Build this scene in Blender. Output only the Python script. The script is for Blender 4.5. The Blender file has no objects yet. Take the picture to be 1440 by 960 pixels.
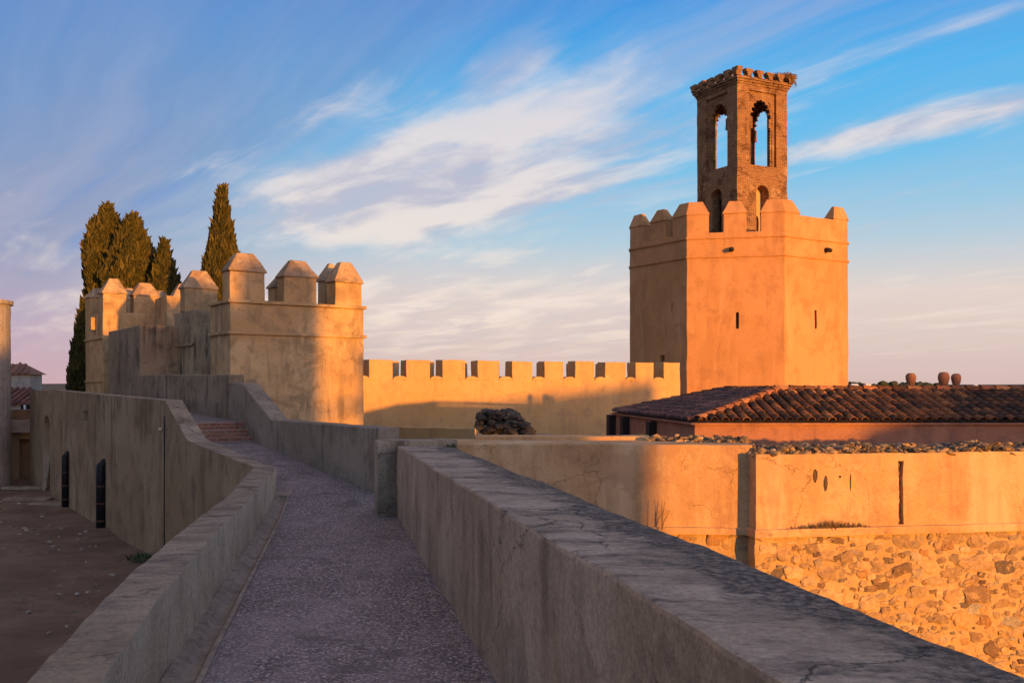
import bpy, bmesh, math, random
from mathutils import Vector, noise, Matrix
R = random.Random(7)
C = bpy.context.scene.collection
F, HZ = 1400.0, 545.0          # lens in photo pixels, horizon row
def P(px, py, Y): return Vector(((px-720)/F*Y, Y, (HZ-py)/F*Y))
def V(*a): return Vector(a)
# ------------------------------------------------------------------ objects
def tag(o, label=None, cat=None, group=None, kind=None):
    if label: o['label'] = label
    if cat: o['category'] = cat
    if group: o['group'] = group
    if kind: o['kind'] = kind
    return o
def empty(name, loc, label, cat, group=None, rz=0):
    o = bpy.data.objects.new(name, None); C.objects.link(o); o.location = loc
    o.rotation_euler = (0, 0, rz); o.empty_display_size = .3
    return tag(o, label, cat, group)
class MB:
    def __init__(s): s.v = []; s.f = []; s.c = []; s.mi = []
    def face(s, idx, col=None, mi=0): s.f.append(tuple(idx)); s.c.append(col); s.mi.append(mi)
    def add(s, *pts):
        n = len(s.v); s.v.extend(Vector(p) for p in pts); return list(range(n, n+len(pts)))
    def quad(s, a, b, c, d, col=None): s.face(s.add(a, b, c, d), col)
    def poly_prism(s, plan, z0, z1):
        n = len(plan)
        z0 = z0 if hasattr(z0, '__len__') else [z0]*n
        z1 = z1 if hasattr(z1, '__len__') else [z1]*n
        lo = s.add(*[(p[0], p[1], z) for p, z in zip(plan, z0)])
        hi = s.add(*[(p[0], p[1], z) for p, z in zip(plan, z1)])
        for i in range(n):
            j = (i+1) % n; s.face((lo[i], lo[j], hi[j], hi[i]))
        s.face(hi); s.face(lo[::-1])
    def box(s, x0, x1, y0, y1, z0, z1):
        s.poly_prism([(x0, y0), (x1, y0), (x1, y1), (x0, y1)], z0, z1)
    def frustum(s, bot, top):
        n = len(bot); lo = s.add(*bot); hi = s.add(*top)
        for i in range(n):
            j = (i+1) % n; s.face((lo[i], lo[j], hi[j], hi[i]))
        s.face(hi); s.face(lo[::-1])
    def loft(s, st, ns=1, ring=(1, 1, 1, 1), maxlen=None):
        """st: list of 4-corner sections; shared verts, capped."""
        secs = []
        for a, b in zip(st[:-1], st[1:]):
            L = (Vector(a[1])-Vector(b[1])).length
            k = max(1, int(math.ceil(L/maxlen))) if maxlen else ns
            for i in range(k):
                t = i/k; secs.append([Vector(p).lerp(Vector(q), t) for p, q in zip(a, b)])
        secs.append([Vector(p) for p in st[-1]])
        rows = []
        for sec in secs:
            pts = []
            for k in range(4):
                a, b = sec[k], sec[(k+1) % 4]
                for i in range(ring[k]): pts.append(a.lerp(b, i/ring[k]))
            rows.append(s.add(*pts))
        n = len(rows[0])
        for r0, r1 in zip(rows[:-1], rows[1:]):
            for i in range(n):
                j = (i+1) % n; s.face((r0[i], r0[j], r1[j], r1[i]))
        s.face(rows[0][::-1]); s.face(rows[-1])
    def tube(s, pts, rad, n=8):
        rows = []
        for i, p in enumerate(pts):
            p = Vector(p); d = (Vector(pts[min(i+1, len(pts)-1)])-Vector(pts[max(i-1, 0)])).normalized()
            u = d.orthogonal().normalized() if abs(d.z) < .9 else Vector((1, 0, 0))
            u = (u-d*u.dot(d)).normalized(); w = d.cross(u)
            r = rad[i] if hasattr(rad, '__len__') else rad
            rows.append(s.add(*[p+(u*math.cos(2*math.pi*k/n)+w*math.sin(2*math.pi*k/n))*r for k in range(n)]))
        for r0, r1 in zip(rows[:-1], rows[1:]):
            for k in range(n): s.face((r0[k], r0[(k+1) % n], r1[(k+1) % n], r1[k]))
        s.face(rows[0][::-1]); s.face(rows[-1])
    def jitter(s, amp, freq=2.0, amp2=0, freq2=9.0):
        for v in s.v:
            n = noise.noise_vector(v*freq)*amp
            if amp2: n += noise.noise_vector(v*freq2+Vector((7, 3, 1)))*amp2
            v += n
        return s
    def mesh(s, name, mat):
        me = bpy.data.meshes.new(name); me.from_pydata([tuple(v) for v in s.v], [], s.f)
        for m in (mat if isinstance(mat, (list, tuple)) else [mat]): me.materials.append(m)
        if any(s.mi): me.polygons.foreach_set('material_index', s.mi)
        if any(c is not None for c in s.c):
            at = me.color_attributes.new('Col', 'FLOAT_COLOR', 'CORNER'); k = 0
            for p, c in zip(me.polygons, s.c):
                c = c or (1, 1, 1)
                for _ in p.loop_indices: at.data[k].color = (*c, 1); k += 1
        return me
    def build(s, name, mat, parent=None, bevel=0, smooth=False, recalc=True):
        me = s.mesh(name, mat)
        if recalc:
            bm = bmesh.new(); bm.from_mesh(me); bmesh.ops.recalc_face_normals(bm, faces=bm.faces); bm.to_mesh(me); bm.free()
        o = bpy.data.objects.new(name, me); C.objects.link(o)
        if parent: o.parent = parent
        if smooth: me.polygons.foreach_set('use_smooth', [True]*len(me.polygons))
        if bevel:
            m = o.modifiers.new('b', 'BEVEL'); m.width = bevel; m.segments = 2; m.limit_method = 'ANGLE'; m.angle_limit = math.radians(35)
        return o
def cut(o, cutters):
    """carve openings out of o, leaving a plain mesh."""
    for mb in cutters:
        me = mb.mesh('c', o.data.materials[0])
        bm = bmesh.new(); bm.from_mesh(me); bmesh.ops.recalc_face_normals(bm, faces=bm.faces); bm.to_mesh(me); bm.free()
        c = bpy.data.objects.new('c', me); C.objects.link(c)
        m = o.modifiers.new('x', 'BOOLEAN'); m.operation = 'DIFFERENCE'; m.object = c; m.solver = 'EXACT'
        # apply only this modifier
        mods = [x for x in o.modifiers if x != m]
        vis = [x.show_viewport for x in mods]
        for x in mods: x.show_viewport = False
        dg = bpy.context.evaluated_depsgraph_get(); dg.update()
        new = bpy.data.meshes.new_from_object(o.evaluated_get(dg))
        for x, q in zip(mods, vis): x.show_viewport = q
        o.modifiers.remove(m); o.data = new
        bpy.data.objects.remove(c)
    return o
# ------------------------------------------------------------------ node helpers
class NT:
    def __init__(s, tree): s.t = tree
    def n(s, typ, **kw):
        nd = s.t.nodes.new(typ)
        for k, v in kw.items(): setattr(nd, k, v)
        return nd
    def put(s, sock, v):
        if hasattr(v, 'is_output'): s.t.links.new(v, sock)
        elif isinstance(v, (tuple, list)) and len(v) == 3 and sock.type == 'RGBA': sock.default_value = (*v, 1)
        else: sock.default_value = v
    def m(s, op, a, b=0.0, c=0.0, clamp=False):
        nd = s.n('ShaderNodeMath', operation=op, use_clamp=clamp)
        s.put(nd.inputs[0], a); s.put(nd.inputs[1], b); s.put(nd.inputs[2], c); return nd.outputs[0]
    def vm(s, op, a, b=(0, 0, 0), out=0, scale=None):
        nd = s.n('ShaderNodeVectorMath', operation=op); s.put(nd.inputs[0], a); s.put(nd.inputs[1], b)
        if scale is not None: s.put(nd.inputs['Scale'], scale)
        return nd.outputs[out]
    def noise(s, vec, scale, detail=5, rough=.55, dist=0, out=0):
        nd = s.n('ShaderNodeTexNoise'); s.put(nd.inputs['Vector'], vec)
        nd.inputs['Scale'].default_value = scale; nd.inputs['Detail'].default_value = detail
        nd.inputs['Roughness'].default_value = rough; nd.inputs['Distortion'].default_value = dist
        return nd.outputs[out]
    def vor(s, vec, scale, feature='F1', out='Distance', rnd=1):
        nd = s.n('ShaderNodeTexVoronoi', feature=feature); s.put(nd.inputs['Vector'], vec)
        nd.inputs['Scale'].default_value = scale; nd.inputs['Randomness'].default_value = rnd; return nd.outputs[out]
    def step(s, x, a, b, lo=0.0, hi=1.0):
        nd = s.n('ShaderNodeMapRange', interpolation_type='SMOOTHSTEP')
        s.put(nd.inputs[0], x)
        for i, v in zip((1, 2, 3, 4), (a, b, lo, hi)): s.put(nd.inputs[i], v)
        return nd.outputs[0]
    def mix(s, f, a, b, typ='MIX'):
        nd = s.n('ShaderNodeMix', data_type='RGBA', blend_type=typ)
        s.put(nd.inputs[0], f); s.put(nd.inputs[6], a); s.put(nd.inputs[7], b); return nd.outputs[2]
    def ramp(s, x, stops):
        nd = s.n('ShaderNodeValToRGB'); s.put(nd.inputs[0], x); e = nd.color_ramp.elements
        while len(e) < len(stops): e.new(.5)
        for k, (p, c) in zip(e, stops): k.position = p; k.color = (*c, 1)
        return nd.outputs[0]
    def xyz(s, vec):
        nd = s.n('ShaderNodeSeparateXYZ'); s.put(nd.inputs[0], vec); return nd.outputs
    def comb(s, x, y, z):
        nd = s.n('ShaderNodeCombineXYZ')
        for i, v in enumerate((x, y, z)): s.put(nd.inputs[i], v)
        return nd.outputs[0]
def new_mat(name, rough=.92):
    m = bpy.data.materials.new(name); m.use_nodes = True; t = NT(m.node_tree)
    b = m.node_tree.nodes['Principled BSDF']; b.inputs['Roughness'].default_value = rough
    b.inputs['Specular IOR Level'].default_value = .2
    pos = t.n('ShaderNodeTexCoord').outputs['Object']
    return m, t, b, pos
def bump(t, b, h, strength, dist):
    nd = t.n('ShaderNodeBump'); nd.inputs['Strength'].default_value = strength; nd.inputs['Distance'].default_value = dist
    t.put(nd.inputs['Height'], h); t.put(b.inputs['Normal'], nd.outputs[0])
def plaster(name, c1, c2, dark, streak=.45, lichen=0, cracks=0, light=None, edge=None, lich_col=(.05, .05, .055), blotch=.5, bstr=.5, patch=None, seed=0, grain=16, dripz=None):
    m, t, b, pos = new_mat(name)
    pos = t.vm('ADD', pos, (seed*3.7, seed*1.3, seed*.7))
    big = t.noise(pos, blotch, 7, .62, .6)
    col = t.mix(t.step(big, .36, .66), c1, c2)
    mid = t.noise(pos, blotch*4.2, 6, .65, .4)
    col = t.mix(t.step(mid, .48, .68, 0, .52), col, dark)
    x, y, z = t.xyz(pos)
    sv = t.comb(t.m('MULTIPLY', x, 3.2), t.m('MULTIPLY', y, 3.2), t.m('MULTIPLY', z, .28))
    st = t.noise(sv, 1.0, 6, .65, .3)
    gate = t.step(t.noise(pos, blotch*1.6, 3, .5), .4, .62)
    col = t.mix(t.m('MULTIPLY', t.step(st, .46, .64, 0, streak), gate), col, dark)
    if patch:
        pn = t.noise(pos, 1.1, 8, .68, .8)
        col = t.mix(t.step(pn, .50, .62, 0, .8), col, patch)
    fine = t.noise(pos, grain*1.6, 10, .78)
    w = .42 if grain >= 20 else .24
    col = t.mix(1.0, col, t.ramp(fine, [(.3, (1-w,)*3), (.5, (1, 1, 1)), (.7, (1+w*.85, 1+w*.8, 1+w*.7))]), 'MULTIPLY')
    if grain >= 20:
        col = t.mix(t.step(t.noise(t.vm('ADD', pos, (5, 9, 3)), 55, 6, .75), .58, .7, 0, .6), col, dark)
    if lichen:
        nz = t.xyz(t.n('ShaderNodeNewGeometry').outputs['Normal'])[2]
        ln = t.noise(t.vm('MULTIPLY', pos, (.7, 2.0, 1.0)), 1.5, 12, .74)
        ln2 = t.noise(t.vm('MULTIPLY', t.vm('ADD', pos, (13, 7, 2)), (1.2, 4.5, 1.0)), 2.6, 12, .78)
        k = t.m('MAXIMUM', t.step(ln, .47, .64), t.step(ln2, .50, .66, 0, .75))
        br = t.noise(pos, 26, 10, .8)
        if edge:    # mould that has crept in from the weather side of the coping
            ex, ey, ez = t.xyz(t.n('ShaderNodeTexCoord').outputs['Object'])
            e = t.m('ADD', t.m('ADD', ex, t.m('MULTIPLY', ey, edge[0])), edge[1])
            en = t.m('ADD', t.m('MULTIPLY', t.step(e, -.55, .0), .26), t.noise(t.vm('MULTIPLY', pos, (1.0, 1.3, 1)), 1.3, 12, .74))
            k = t.m('MAXIMUM', k, t.step(en, .58, .72))
        k = t.m('MULTIPLY', k, t.step(br, .36, .58, .3, 1.0))
        k = t.m('MAXIMUM', k, t.m('MULTIPLY', t.step(t.noise(pos, 38, 8, .75), .54, .68), .5))
        k = t.m('MULTIPLY', t.m('MULTIPLY', k, t.step(nz, .35, .75)), lichen)
        col = t.mix(k, col, lich_col)
    if light:
        lt = t.noise(t.vm('MULTIPLY', t.vm('ADD', pos, (31, 17, 5)), (.9, .9, .16)), 1.0, 7, .6, .3)
        col = t.mix(t.step(lt, .52, .68, 0, .75), col, light)
        ring = t.noise(t.vm('ADD', pos, (3, 41, 9)), .42, 9, .66, 1.2)
        col = t.mix(t.step(ring, .57, .60, 0, .35), col, dark)
    h = t.m('ADD', t.m('MULTIPLY', t.noise(pos, 5, 8, .6), .6), t.m('MULTIPLY', t.noise(pos, 45, 5, .6), .3))
    if cracks:
        wp = t.vm('ADD', pos, t.vm('SCALE', t.vm('SUBTRACT', t.noise(pos, 2.6, 6, .65, out=1), (.5, .5, .5)), scale=.55))
        ed = t.vor(wp, .85, 'DISTANCE_TO_EDGE')
        cm = t.m('MULTIPLY', t.step(ed, .008, .002), t.step(t.noise(pos, .8, 4, .5), .47, .56))
        col = t.mix(t.m('MULTIPLY', cm, cracks), col, tuple(q*.28 for q in dark))
        h = t.m('SUBTRACT', h, t.m('MULTIPLY', cm, .8))
    t.put(b.inputs['Base Color'], col)
    bump(t, b, h, bstr, .03)
    return m
M = {}
M['tower'] = plaster('tower_plaster', (.475, .225, .085), (.56, .275, .115), (.36, .165, .068), streak=.55, light=(.62, .315, .14), blotch=.32, bstr=.35)
M['fort'] = plaster('fort_plaster', (.46, .27, .115), (.57, .36, .175), (.21, .135, .075), streak=.75, cracks=.25, patch=(.31, .20, .095), blotch=.55, bstr=.6, lichen=.8, lich_col=(.15, .115, .09), seed=2)
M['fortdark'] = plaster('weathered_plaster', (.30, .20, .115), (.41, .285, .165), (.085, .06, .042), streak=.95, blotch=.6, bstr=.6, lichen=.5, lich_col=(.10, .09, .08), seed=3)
M['cren'] = plaster('wall_plaster', (.52, .29, .105), (.58, .345, .145), (.36, .21, .11), streak=.45, cracks=.3, blotch=.4, bstr=.4, seed=4)
M['terr'] = plaster('terrace_plaster', (.53, .295, .125), (.62, .375, .18), (.38, .195, .095), streak=.6, cracks=.45, light=(.68, .45, .25), blotch=.7, bstr=.5, seed=5, lichen=.6, lich_col=(.17, .14, .13))
M['para'] = plaster('parapet_cement', (.36, .238, .150), (.47, .33, .225), (.19, .118, .080), streak=.75, cracks=.45, blotch=.7, bstr=.7, lichen=.92, lich_col=(.045, .043, .048), seed=6, grain=22)
M['para2'] = plaster('old_cement', (.29, .205, .130), (.38, .28, .19), (.15, .10, .065), streak=.8, cracks=.5, blotch=.6, bstr=.8, lichen=.95, lich_col=(.115, .08, .065), seed=8, grain=22)
M['coping'] = plaster('mouldy_coping', (.37, .268, .188), (.47, .35, .255), (.17, .12, .09), streak=.3, blotch=1.3, bstr=1.0, lichen=1.0, lich_col=(.058, .048, .042), cracks=.55, edge=(.168, -1.43), seed=6, grain=24)
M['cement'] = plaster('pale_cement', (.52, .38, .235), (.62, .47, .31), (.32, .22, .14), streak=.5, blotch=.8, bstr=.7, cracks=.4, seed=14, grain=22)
M['para3'] = plaster('dark_cement', (.245, .178, .12), (.32, .24, .17), (.125, .085, .058), streak=.8, blotch=.6, bstr=.7, lichen=.75, lich_col=(.13, .10, .09), seed=15, grain=22)
M['plasterdark'] = plaster('darker_plaster', (.225, .155, .09), (.30, .215, .135), (.078, .055, .038), streak=.9, blotch=.6, bstr=.7, seed=16)  # darker, heavily streaked version of the weathered plaster
M['cap'] = plaster('lichened_cap', (.36, .22, .12), (.50, .34, .19), (.17, .115, .075), streak=.3, blotch=1.6, bstr=.8, lichen=1.0, lich_col=(.13, .09, .06), seed=21, patch=(.20, .135, .085))
M['pale'] = plaster('pale_old_render', (.34, .28, .22), (.42, .35, .28), (.20, .155, .12), streak=.6, blotch=.8, bstr=.7, seed=22)
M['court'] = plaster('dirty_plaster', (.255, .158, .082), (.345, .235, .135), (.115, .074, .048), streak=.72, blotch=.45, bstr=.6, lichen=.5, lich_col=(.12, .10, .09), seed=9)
M['pink'] = plaster('pink_plaster', (.36, .155, .085), (.42, .19, .105), (.22, .10, .07), streak=.6, blotch=.9, seed=10)
M['cream'] = plaster('cream_plaster', (.55, .45, .33), (.6, .5, .38), (.35, .28, .2), seed=11)
def simple(name, col, rough=.85, var=.3, scale=12, bs=.4):
    m, t, b, pos = new_mat(name, rough)
    n = t.noise(pos, scale, 6, .65)
    t.put(b.inputs['Base Color'], t.mix(n, tuple(c*(1-var) for c in col), tuple(c*(1+var) for c in col)))
    bump(t, b, t.noise(pos, scale*3, 5, .6), bs, .01); return m
M['pipe'] = simple('black_iron', (.012, .012, .014), .5)
M['wood'] = simple('dark_wood', (.035, .022, .016), .8)
M['iron'] = simple('rusty_iron', (.10, .05, .03), .8)
M['dark'] = simple('dark_opening', (.02, .016, .013), .95)
M['twig'] = simple('dry_twig', (.20, .12, .06), .95)
M['stalk'] = simple('dry_stalk', (.30, .17, .07), .95)
M['white'] = simple('whitewash', (.7, .66, .6), .9, .1)
M['deck'] = simple('dark_roof_bed', (.055, .035, .024), .95, .5, 9)  # bed darkened to deepen the contrast between tile rows
M['clay'] = simple('clay_pot', (.28, .115, .06), .9, .35, 9)
M['bark'] = simple('bark', (.10, .065, .04), .95)
def col_mat(name, rough=.92, scale=14, var=.45, bs=.6, mul=1.0, bd=.02):
    m, t, b, pos = new_mat(name, rough)
    at = t.n('ShaderNodeVertexColor', layer_name='Col').outputs[0]
    n = t.noise(pos, scale, 8, .68)
    f = t.ramp(n, [(.3, (1-var,)*3), (.7, (1+var,)*3)])
    t.put(b.inputs['Base Color'], t.mix(1.0, at, f, 'MULTIPLY')); bump(t, b, t.noise(pos, scale*2, 7, .65), bs, bd); return m
M['stone'] = col_mat('field_stone', scale=13)
def bedstone():
    m, t, b, pos = new_mat('bedded_stone')
    at = t.n('ShaderNodeVertexColor', layer_name='Col').outputs[0]
    n = t.noise(pos, 11, 9, .72)
    col = t.mix(1.0, at, t.ramp(n, [(.3, (.6, .6, .6)), (.7, (1.35, 1.3, 1.25))]), 'MULTIPLY')
    col = t.mix(t.step(t.noise(t.vm('ADD', pos, (4, 8, 1)), 6, 10, .75), .54, .62, 0, .85), col, (.58, .36, .16))
    t.put(b.inputs['Base Color'], col); bump(t, b, t.noise(pos, 16, 9, .75), .9, .03); return m
M['bedstone'] = bedstone()
M['tile'] = col_mat('terracotta_tile', scale=18, var=.6)
M['leaf'] = col_mat('cypress_leaf', scale=3, var=.35, bs=0)
M['weed'] = col_mat('weed_leaf', scale=3, var=.3, bs=0)
def mortar():
    m, t, b, pos = new_mat('lime_mortar')
    n = t.noise(pos, 1.6, 8, .65, .5)
    col = t.mix(t.step(n, .35, .65), (.54, .32, .125), (.64, .41, .20))
    col = t.mix(t.step(t.noise(pos, 6, 8, .7), .52, .66, 0, .55), col, (.30, .17, .07))
    t.put(b.inputs['Base Color'], col)
    bump(t, b, t.noise(pos, 9, 9, .7), .9, .06); return m
M['mortar'] = mortar()
def brick(name, c1, c2, mort, bw=.28, bh=.07, ms=.012, warp=.02, erode=.5):
    m, t, b, pos = new_mat(name)
    x, y, z = t.xyz(pos)
    wv = t.vm('SCALE', t.vm('SUBTRACT', t.noise(pos, 2.2, 3, .5, out=1), (.5, .5, .5)), scale=warp*2)
    u = t.vm('ADD', t.comb(t.m('ADD', x, y), z, 0.0), wv)
    bt = t.n('ShaderNodeTexBrick'); t.put(bt.inputs['Vector'], u)
    t.put(bt.inputs['Color1'], c1); t.put(bt.inputs['Color2'], c2); t.put(bt.inputs['Mortar'], mort)
    bt.inputs['Scale'].default_value = 1; bt.inputs['Brick Width'].default_value = bw; bt.inputs['Row Height'].default_value = bh
    bt.inputs['Mortar Size'].default_value = ms; bt.inputs['Mortar Smooth'].default_value = .4; bt.inputs['Bias'].default_value = -.1
    e = t.noise(pos, 1.3, 8, .7, .6)
    col = t.mix(t.step(e, .5, .62, 0, erode), bt.outputs[0], (c1[0]*.45, c1[1]*.42, c1[2]*.45))
    col = t.mix(t.step(t.noise(pos, 3.2, 8, .74), .57, .66, 0, .7), col, (.055, .034, .024))
    col = t.mix(t.step(t.noise(t.vm('ADD', pos, (9, 4, 2)), 1.6, 8, .75), .55, .64, 0, .6), col, (.52, .33, .17))
    t.put(b.inputs['Base Color'], col)
    h = t.m('ADD', t.m('MULTIPLY', bt.outputs[1], -.6), t.m('MULTIPLY', t.noise(pos, 7, 8, .7), 1.0))
    bump(t, b, h, .9, .05); return m
M['brick'] = brick('old_brick', (.20, .08, .03), (.33, .145, .055), (.38, .235, .12), erode=.7, bh=.085, ms=.018)
M['stepbrick'] = brick('step_brick', (.30, .11, .06), (.36, .15, .085), (.34, .25, .19), bw=.26, bh=.073, ms=.016, warp=.004, erode=.2)
def path_mat():
    m, t, b, pos = new_mat('pebble_paving', .75)
    c = t.vor(pos, 50, out='Color'); d = t.vor(pos, 50)
    r, g, bl = t.xyz(c)
    col = t.ramp(r, [(0, (.13, .10, .09)), (.3, (.25, .185, .16)), (.6, (.34, .255, .225)), (.85, (.45, .35, .31)), (1, (.66, .56, .50))])
    col = t.mix(t.step(d, .35, .7), col, (.10, .08, .085))
    big = t.noise(t.vm('MULTIPLY', pos, (1.6, .7, 1)), .9, 7, .65, .5)
    col = t.mix(t.step(big, .45, .7, 0, .5), col, (.36, .29, .28))
    col = t.mix(t.step(t.noise(pos, 1.9, 9, .72, .6), .5, .66, 0, .7), col, (.11, .082, .072))
    t.put(b.inputs['Base Color'], col)
    bump(t, b, t.m('ADD', t.m('MULTIPLY', d, -1.0), t.noise(pos, 8, 5)), .8, .010); return m
M['path'] = path_mat()
def dirt(name, a, c, scale=.5, gr=30):
    m, t, b, pos = new_mat(name)
    col = t.mix(t.step(t.noise(pos, scale, 8, .65, .5), .35, .65), a, c)
    col = t.mix(t.step(t.noise(pos, scale*7, 8, .7), .52, .68, 0, .5), col, tuple(k*.6 for k in a))
    sp = t.vor(pos, 9); col = t.mix(t.step(sp, .07, .04), col, tuple(k*2.0 for k in c))
    t.put(b.inputs['Base Color'], col); bump(t, b, t.noise(pos, gr*.3, 9, .7), .8, .05); return m
M['dirt'] = dirt('packed_earth', (.13, .076, .046), (.21, .132, .085))
M['field'] = dirt('dry_field', (.11, .095, .05), (.18, .14, .08), .02)
M['gutter'] = plaster('gutter_cement', (.31, .235, .17), (.38, .295, .22), (.10, .08, .07), streak=.2, blotch=1.5, bstr=.8, lichen=.5, lich_col=(.10, .08, .075), seed=12)
M['hill'] = simple('far_hill', (.10, .09, .07), 1, .2, .003, 0)
M['tree'] = simple('far_tree', (.05, .055, .03), 1, .3, 1, 0)
# ------------------------------------------------------------------ camera, sun, sky
cam = bpy.data.cameras.new('camera'); co = bpy.data.objects.new('camera', cam); C.objects.link(co)
co.rotation_euler = (math.radians(90), 0, 0); cam.sensor_width = 36; cam.lens = 35.0
cam.shift_y = -(480-HZ)/1440*1.0; cam.clip_end = 60000; cam.clip_start = .05
sc = bpy.context.scene; sc.camera = co
PHI, EL = math.radians(35), math.radians(2.1)
S = Vector((math.sin(PHI)*math.cos(EL), -math.cos(PHI)*math.cos(EL), math.sin(EL)))
sl = bpy.data.lights.new('sun', 'SUN'); sl.energy = 2.2; sl.angle = math.radians(.7); sl.color = (1, .42, .035)
so = bpy.data.objects.new('sun', sl); C.objects.link(so); so.rotation_euler = S.to_track_quat('Z', 'Y').to_euler()
EXPO = 1.6
sc.view_settings.view_transform = 'Standard'; sc.view_settings.look = 'None'; sc.view_settings.exposure = EXPO
sc.view_settings.gamma = 1; sc.view_settings.use_curve_mapping = False
sc.render.engine = 'CYCLES'; sc.cycles.use_denoising = True; sc.cycles.max_bounces = 6; sc.cycles.diffuse_bounces = 4
def lin(r, g, b, k=1.0):
    def f(c):
        c /= 255.0; return (c/12.92 if c <= .04045 else ((c+.055)/1.055)**2.4)*k
    return (f(r), f(g), f(b))
def sky():
    w = bpy.data.worlds.new('World'); sc.world = w; w.use_nodes = True; t = NT(w.node_tree)
    bg = w.node_tree.nodes['Background']
    k = 1/2**EXPO
    n = t.n('ShaderNodeTexSky', sky_type='NISHITA', sun_disc=False); n.sun_elevation = EL; n.sun_rotation = math.pi-PHI
    n.ozone_density = 4; n.dust_density = 1.0
    d = t.vm('NORMALIZE', t.n('ShaderNodeTexCoord').outputs['Generated'])
    x, y, z = t.xyz(d)
    # clear sky: elevation gradient (warm horizon, deep blue above), pinker away to the left
    zz = t.m('MAXIMUM', z, 0.0)
    clear = t.ramp(zz, [(0, lin(214, 186, 180, k)), (.05, lin(224, 204, 194, k)), (.09, lin(230, 214, 204, k)), (.145, lin(178, 206, 222, k)), (.21, lin(122, 194, 234, k)),
                        (.29, lin(78, 180, 238, k)), (.36, lin(44, 152, 230, k)), (.7, lin(38, 100, 180, k)), (1, lin(36, 84, 160, k))])
    left = t.step(t.m('ARCTAN2', x, y), -.05, -.52)
    lcol = t.ramp(zz, [(0, lin(205, 166, 176, k)), (.06, lin(184, 166, 190, k)), (.14, lin(134, 156, 194, k)), (.3, lin(96, 146, 206, k)), (.5, lin(70, 120, 200, k)), (1, lin(40, 84, 160, k))])
    clear = t.mix(t.m('MULTIPLY', left, .92), clear, lcol)
    # cloud sheet: streaks that run away towards a point left of the view
    a = math.radians(-36); ca, sa = math.cos(a), math.sin(a)
    def plane(fud):
        iz = t.m('DIVIDE', 1.0, t.m('ADD', zz, fud)); u = t.m('MULTIPLY', x, iz); v = t.m('MULTIPLY', y, iz)
        return t.m('ADD', t.m('MULTIPLY', u, sa), t.m('MULTIPLY', v, ca)), t.m('SUBTRACT', t.m('MULTIPLY', u, ca), t.m('MULTIPLY', v, sa))
    al, ac = plane(.035)        # along and across the streaks
    al2, ac2 = plane(.10)
    q = t.comb(al2, ac2, 0.0)
    wob = t.vm('SCALE', t.vm('SUBTRACT', t.noise(q, .6, 4, .55, out=1), (.5, .5, .5)), scale=.45)
    q2 = t.vm('ADD', q, wob)
    wisp = t.noise(t.vm('MULTIPLY', q2, (.55, 2.2, 1)), 1.0, 10, .58, .15)
    puff = t.noise(t.vm('MULTIPLY', q2, (1.3, 2.4, 1)), 1.2, 10, .56, .3)
    sheet = t.noise(t.vm('MULTIPLY', q2, (.3, 1.1, 1)), 1.0, 6, .5, 0)
    fib = t.noise(t.vm('MULTIPLY', q2, (.8, 8.0, 1)), 1.0, 6, .6, .2)
    wx, wy, wzz = t.xyz(t.vm('SCALE', t.vm('SUBTRACT', t.noise(q, 1.1, 5, .55, out=1), (.5, .5, .5)), scale=1.0))
    alw = t.m('ADD', al, t.m('MULTIPLY', wx, 1.6)); acw = t.m('ADD', ac, t.m('MULTIPLY', wy, .5))
    def spot(c, wc, l, wl, k, A=None, L=None):
        e = t.m('ADD', t.m('POWER', t.m('DIVIDE', t.m('SUBTRACT', A or acw, c), wc), 2.0), t.m('POWER', t.m('DIVIDE', t.m('SUBTRACT', L or alw, l), wl), 2.0))
        return t.m('MULTIPLY', t.m('POWER', 2.718, t.m('MULTIPLY', e, -1.0)), k)
    act = t.m('SUBTRACT', ac, t.m('MULTIPLY', t.m('SUBTRACT', al, 2.25), .28))
    cover = spot(2.3, .95, 3.9, 2.2, 1.35)
    for args in ((1.62, .16, 2.25, .55, 1.05, act, al), (3.02, .26, 1.9, .9, 1.0, ac), (2.36, .10, 1.35, .6, .7, ac), (2.5, .26, 2.8, .9, .85), (3.9, .35, 2.6, 1.0, .7), (4.6, .4, 3.1, .9, .75), (1.2, .12, 3.2, 1.0, .45), (.75, .1, 4.2, 1.2, .45)):
        cover = t.m('MAXIMUM', cover, spot(*args))
    low = t.m('MULTIPLY', t.step(zz, .23, .06), t.m('MULTIPLY', t.step(zz, 0.0, .06, .25, .95), t.step(t.m('ABSOLUTE', t.m('ADD', t.m('ARCTAN2', x, y), .03)), .42, .12, .62, 1.0)))
    cover = t.m('MAXIMUM', cover, low)
    dens = t.m('ADD', t.m('MULTIPLY', wisp, .45), t.m('ADD', t.m('MULTIPLY', puff, .35), t.m('MULTIPLY', fib, .20)))
    dens = t.m('MULTIPLY', t.step(dens, t.m('SUBTRACT', .64, t.m('MULTIPLY', cover, .30)), t.m('ADD', t.m('SUBTRACT', .80, t.m('MULTIPLY', cover, .24)), t.m('MULTIPLY', low, .10))), .92)
    up = t.step(zz, .42, .75)   # added warm veil overhead, out of view, to brighten and warm shaded surfaces
    veil = t.m('MULTIPLY', t.step(sheet, .3, .62, .5, 1.0), t.step(acw, 1.95, 1.05))
    veil = t.m('MULTIPLY', veil, t.step(fib, .2, .75, .78, 1.0))
    veil = t.m('MAXIMUM', veil, up)
    vcol = t.ramp(zz, [(0, lin(206, 172, 180, k)), (.1, lin(166, 164, 188, k)), (.22, lin(134, 152, 190, k)), (.37, lin(112, 142, 196, k)), (.7, lin(236, 206, 178, k)), (1, lin(238, 206, 174, k))])
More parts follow.
